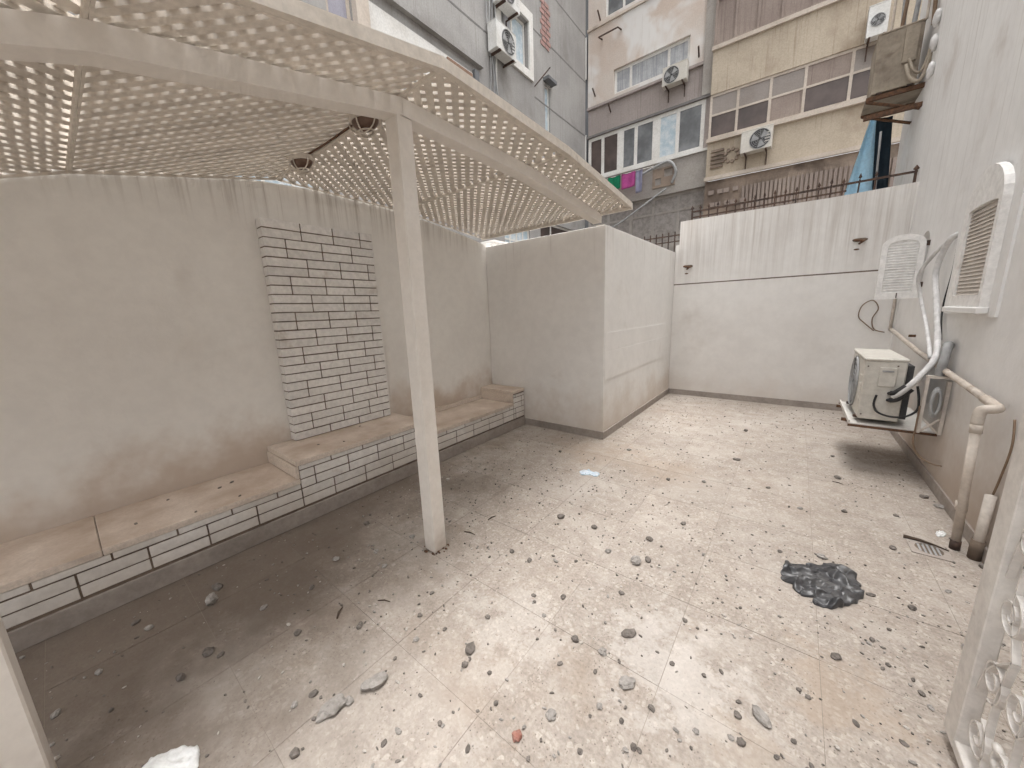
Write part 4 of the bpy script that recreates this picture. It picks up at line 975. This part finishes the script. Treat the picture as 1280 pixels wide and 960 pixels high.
window(gb_, fg, 12.2, 15.2, 3.6, 4.9, (.3,), pane='glass_dark', fw=.07, nd=.1)
obj('window_hood', bmbox(XG, XG + .25, 12.55, 13.12, 9.66, 9.76), M['b_dark'], gb_)
obj('white_panel', plate(rect(5.45, 8.75, 7.2, 8.25), [], fg, -.05, -.001), M['b_whiteframe'], gb_)
obj('wood_panel', plate(rect(7.75, 8.7, 7.35, 8.2), [], fg, -.09, -.051), M['wood_board'], gb_)
obj('pilaster', plate(rect(8.78, 8.95, 6.2, 8.35), [], fg, -.12, -.001), M['b_dark'], gb_)
obj('belt_course', plate(rect(5.3, 9.15, 8.52, 8.64), [], fg, -.14, -.001), M['b_grey'], gb_)
obj('pier', plate(rect(5.12, 5.42, 6.5, 10), [], fg, -.18, -.001), M['b_trim'], gb_)
for u0_, u1_, v in ((11.9, 15.9, 10.95), (11.9, 15.9, 12.6), (12.0, 15.9, 8.9), (13.1, 15.9, 7.2), (5.5, 9.8, 9.6), (5.5, 9.8, 10.9)):
    obj('groove', plate(rect(u0_, u1_, v, v + .05), [], fg, -.004, -.0005), M['b_groove'], gb_)
for r_i in range(9):
    for c_i in range(2):
        obj('exposed_brick', plate(rect(12.42 + c_i * .3 + .1 * (r_i % 2), 12.68 + c_i * .3 + .1 * (r_i % 2), 10.75 + r_i * .16, 10.87 + r_i * .16), [], fg, -.02, -.0005), M['b_brickred'], gb_)
ac_unit('white air conditioner on the grey building beside the white window', (XG + .42, 9.45, 9.08), R(90), .95, .74, .34, fan_x=.58)[0]
ac_unit('upper air conditioner on the grey building cut by the top edge', (XG + .42, 9.75, 10.45), R(90), .9, .66, .34)
for k, u in enumerate((9.52, 9.60, 9.70, 9.78, 9.86)):
    pts = [(XG + .06 + .03 * (k % 2), u + .06 * math.sin(z * 2.3 + k), z) for z in [5.5 + .5 * q for q in range(15)]]
    tag(obj('riser_cable', bmtube(pts, .018 + .012 * (k == 4), 5), M['b_whiteframe' if k == 4 else 'hose_grey'], None, True), ['leftmost', 'second', 'middle', 'fourth', 'white rightmost'][k] + ' cable of the bundle running up the grey building', 'cable', 'cables on the grey building')
obj('antenna_rod', bmtube([fg(12.0, 0, 9.25), fg(12.25, -.5, 9.75)], .02, 5), M['iron'], gb_)
obj('recess_wall', bmbox(-9.6, -7.6, 18.0, 18.3, -.06, 24), M['b_dark'], gb_)
ff = lambda u, n, v: Vector((u, 17.9 + n, v))
window(gb_, ff, -9.5, -8.95, 12.3, 14.0, (), pane='curtain_blue', fw=.09, nd=0)
window(gb_, ff, -9.5, -8.95, 8.6, 9.9, (), pane='glass_grey', fw=.09, nd=0)
obj('side_wall', bmbox(-7.945, -7.935, 16.31, 17.99, -.06, 17), M['b_dark'], gb_)
# white tile stack in the corner behind the block
for k in range(4):
    t_ = obj('stacked_tile', bmbox(-3.62 + .02 * k, -3.33 + .02 * (k % 2), 3.90, 4.2, 2.3605 + k * .028, 2.385 + k * .028), M['brick_white'])
    tag(t_, ['lowest', 'second', 'third', 'topmost'][k] + ' white tile of the little stack behind the wall corner', 'tile', 'stacked tiles in the corner')

# ------------------------------------------------------------------ old unit high on the house wall
au, auf = ac_unit('large dirty beige old air conditioner on a bracket high on the house wall', (.50, 7.12, 4.08), 0, .40, .70, .60, 'ac_dirty', 'ac_dirty', fan_x=.5, brk=False, fan=False)
obj('end_panel', bmbox(.74, .86, 7.085, 7.119, 4.35, 4.74), M['ac_dirty'], au)
bk = empty('wall_bracket', (.75, 7.3, 3.9)); tag(bk, 'rusty iron bracket under the dirty old air conditioner', 'bracket')
for y in (7.12, 7.6):
    obj('arm', bmbox(.46, .99, y, y + .04, 4.03, 4.078), M['rust'], bk)
    obj('strut', bmtube([(.47, y + .02, 4.03), (.975, y + .02, 3.80)], .018, 6), M['rust'], bk)
obj('shelf_plate', bmbox(.46, .98, 7.161, 7.599, 4.04, 4.07), M['ac_dirty'], bk)
obj('base_rail', bmbox(.46, .985, 7.07, 7.119, 3.80, 3.85), M['rust'], bk)
cable('pipe_loop', 'dusty pipe loop sagging from the dirty old air conditioner', [(.78, 7.05, 4.30), (.82, 6.98, 4.12), (.90, 6.95, 4.05), (.95, 6.97, 4.2), (.975, 7.0, 4.5)], .02, 'ac_dirty', 'pipe')
cable('pipe_loop', 'inner dusty pipe loop beside the larger loop on the house wall', [(.80, 7.05, 4.36), (.84, 6.99, 4.20), (.90, 6.97, 4.15), (.94, 6.99, 4.28), (.972, 7.0, 4.5)], .014, 'ac_dirty', 'pipe')
for k, (x, y) in enumerate(((.62, 7.3), (.70, 7.28), (.80, 7.26), (.90, 7.1), (.955, 7.05), (.75, 7.4))):
    tag(obj('loose_cable', bmtube([(x, y, 4.75 - .1 * k % .3), (x + .03 * math.sin(k), y - .02, 5.2), (x - .04 * math.cos(k), y, 5.8), (x + .02, y, 7)], .014 + .006 * (k % 3), 6, 5), M[('pvc', 'cable_brown', 'hose_grey')[k % 3]], None, True), ('leftmost thin', 'second brown', 'thick grey', 'thin pale', 'rightmost brown', 'rear grey')[k] + ' cable running up from the dirty old air conditioner', 'cable', 'cables above the old air conditioner')
for k, z in enumerate((4.05, 4.35, 4.62)):
    b = BM(); bmesh.ops.create_icosphere(b, subdivisions=2, radius=.06, matrix=Matrix.Translation((.955, 6.75 + .06 * k, z)) @ Matrix.Diagonal((.6, 1, 1.5, 1)))
    for v in b.verts: v.co += v.normal * .02 * noise.noise(v.co * 20)
    tag(obj('joint_wrap', b, M['tape_white'], None, True), ['lowest', 'middle', 'topmost'][k] + ' white taped pipe joint on the house wall beside the old unit', 'pipe joint')
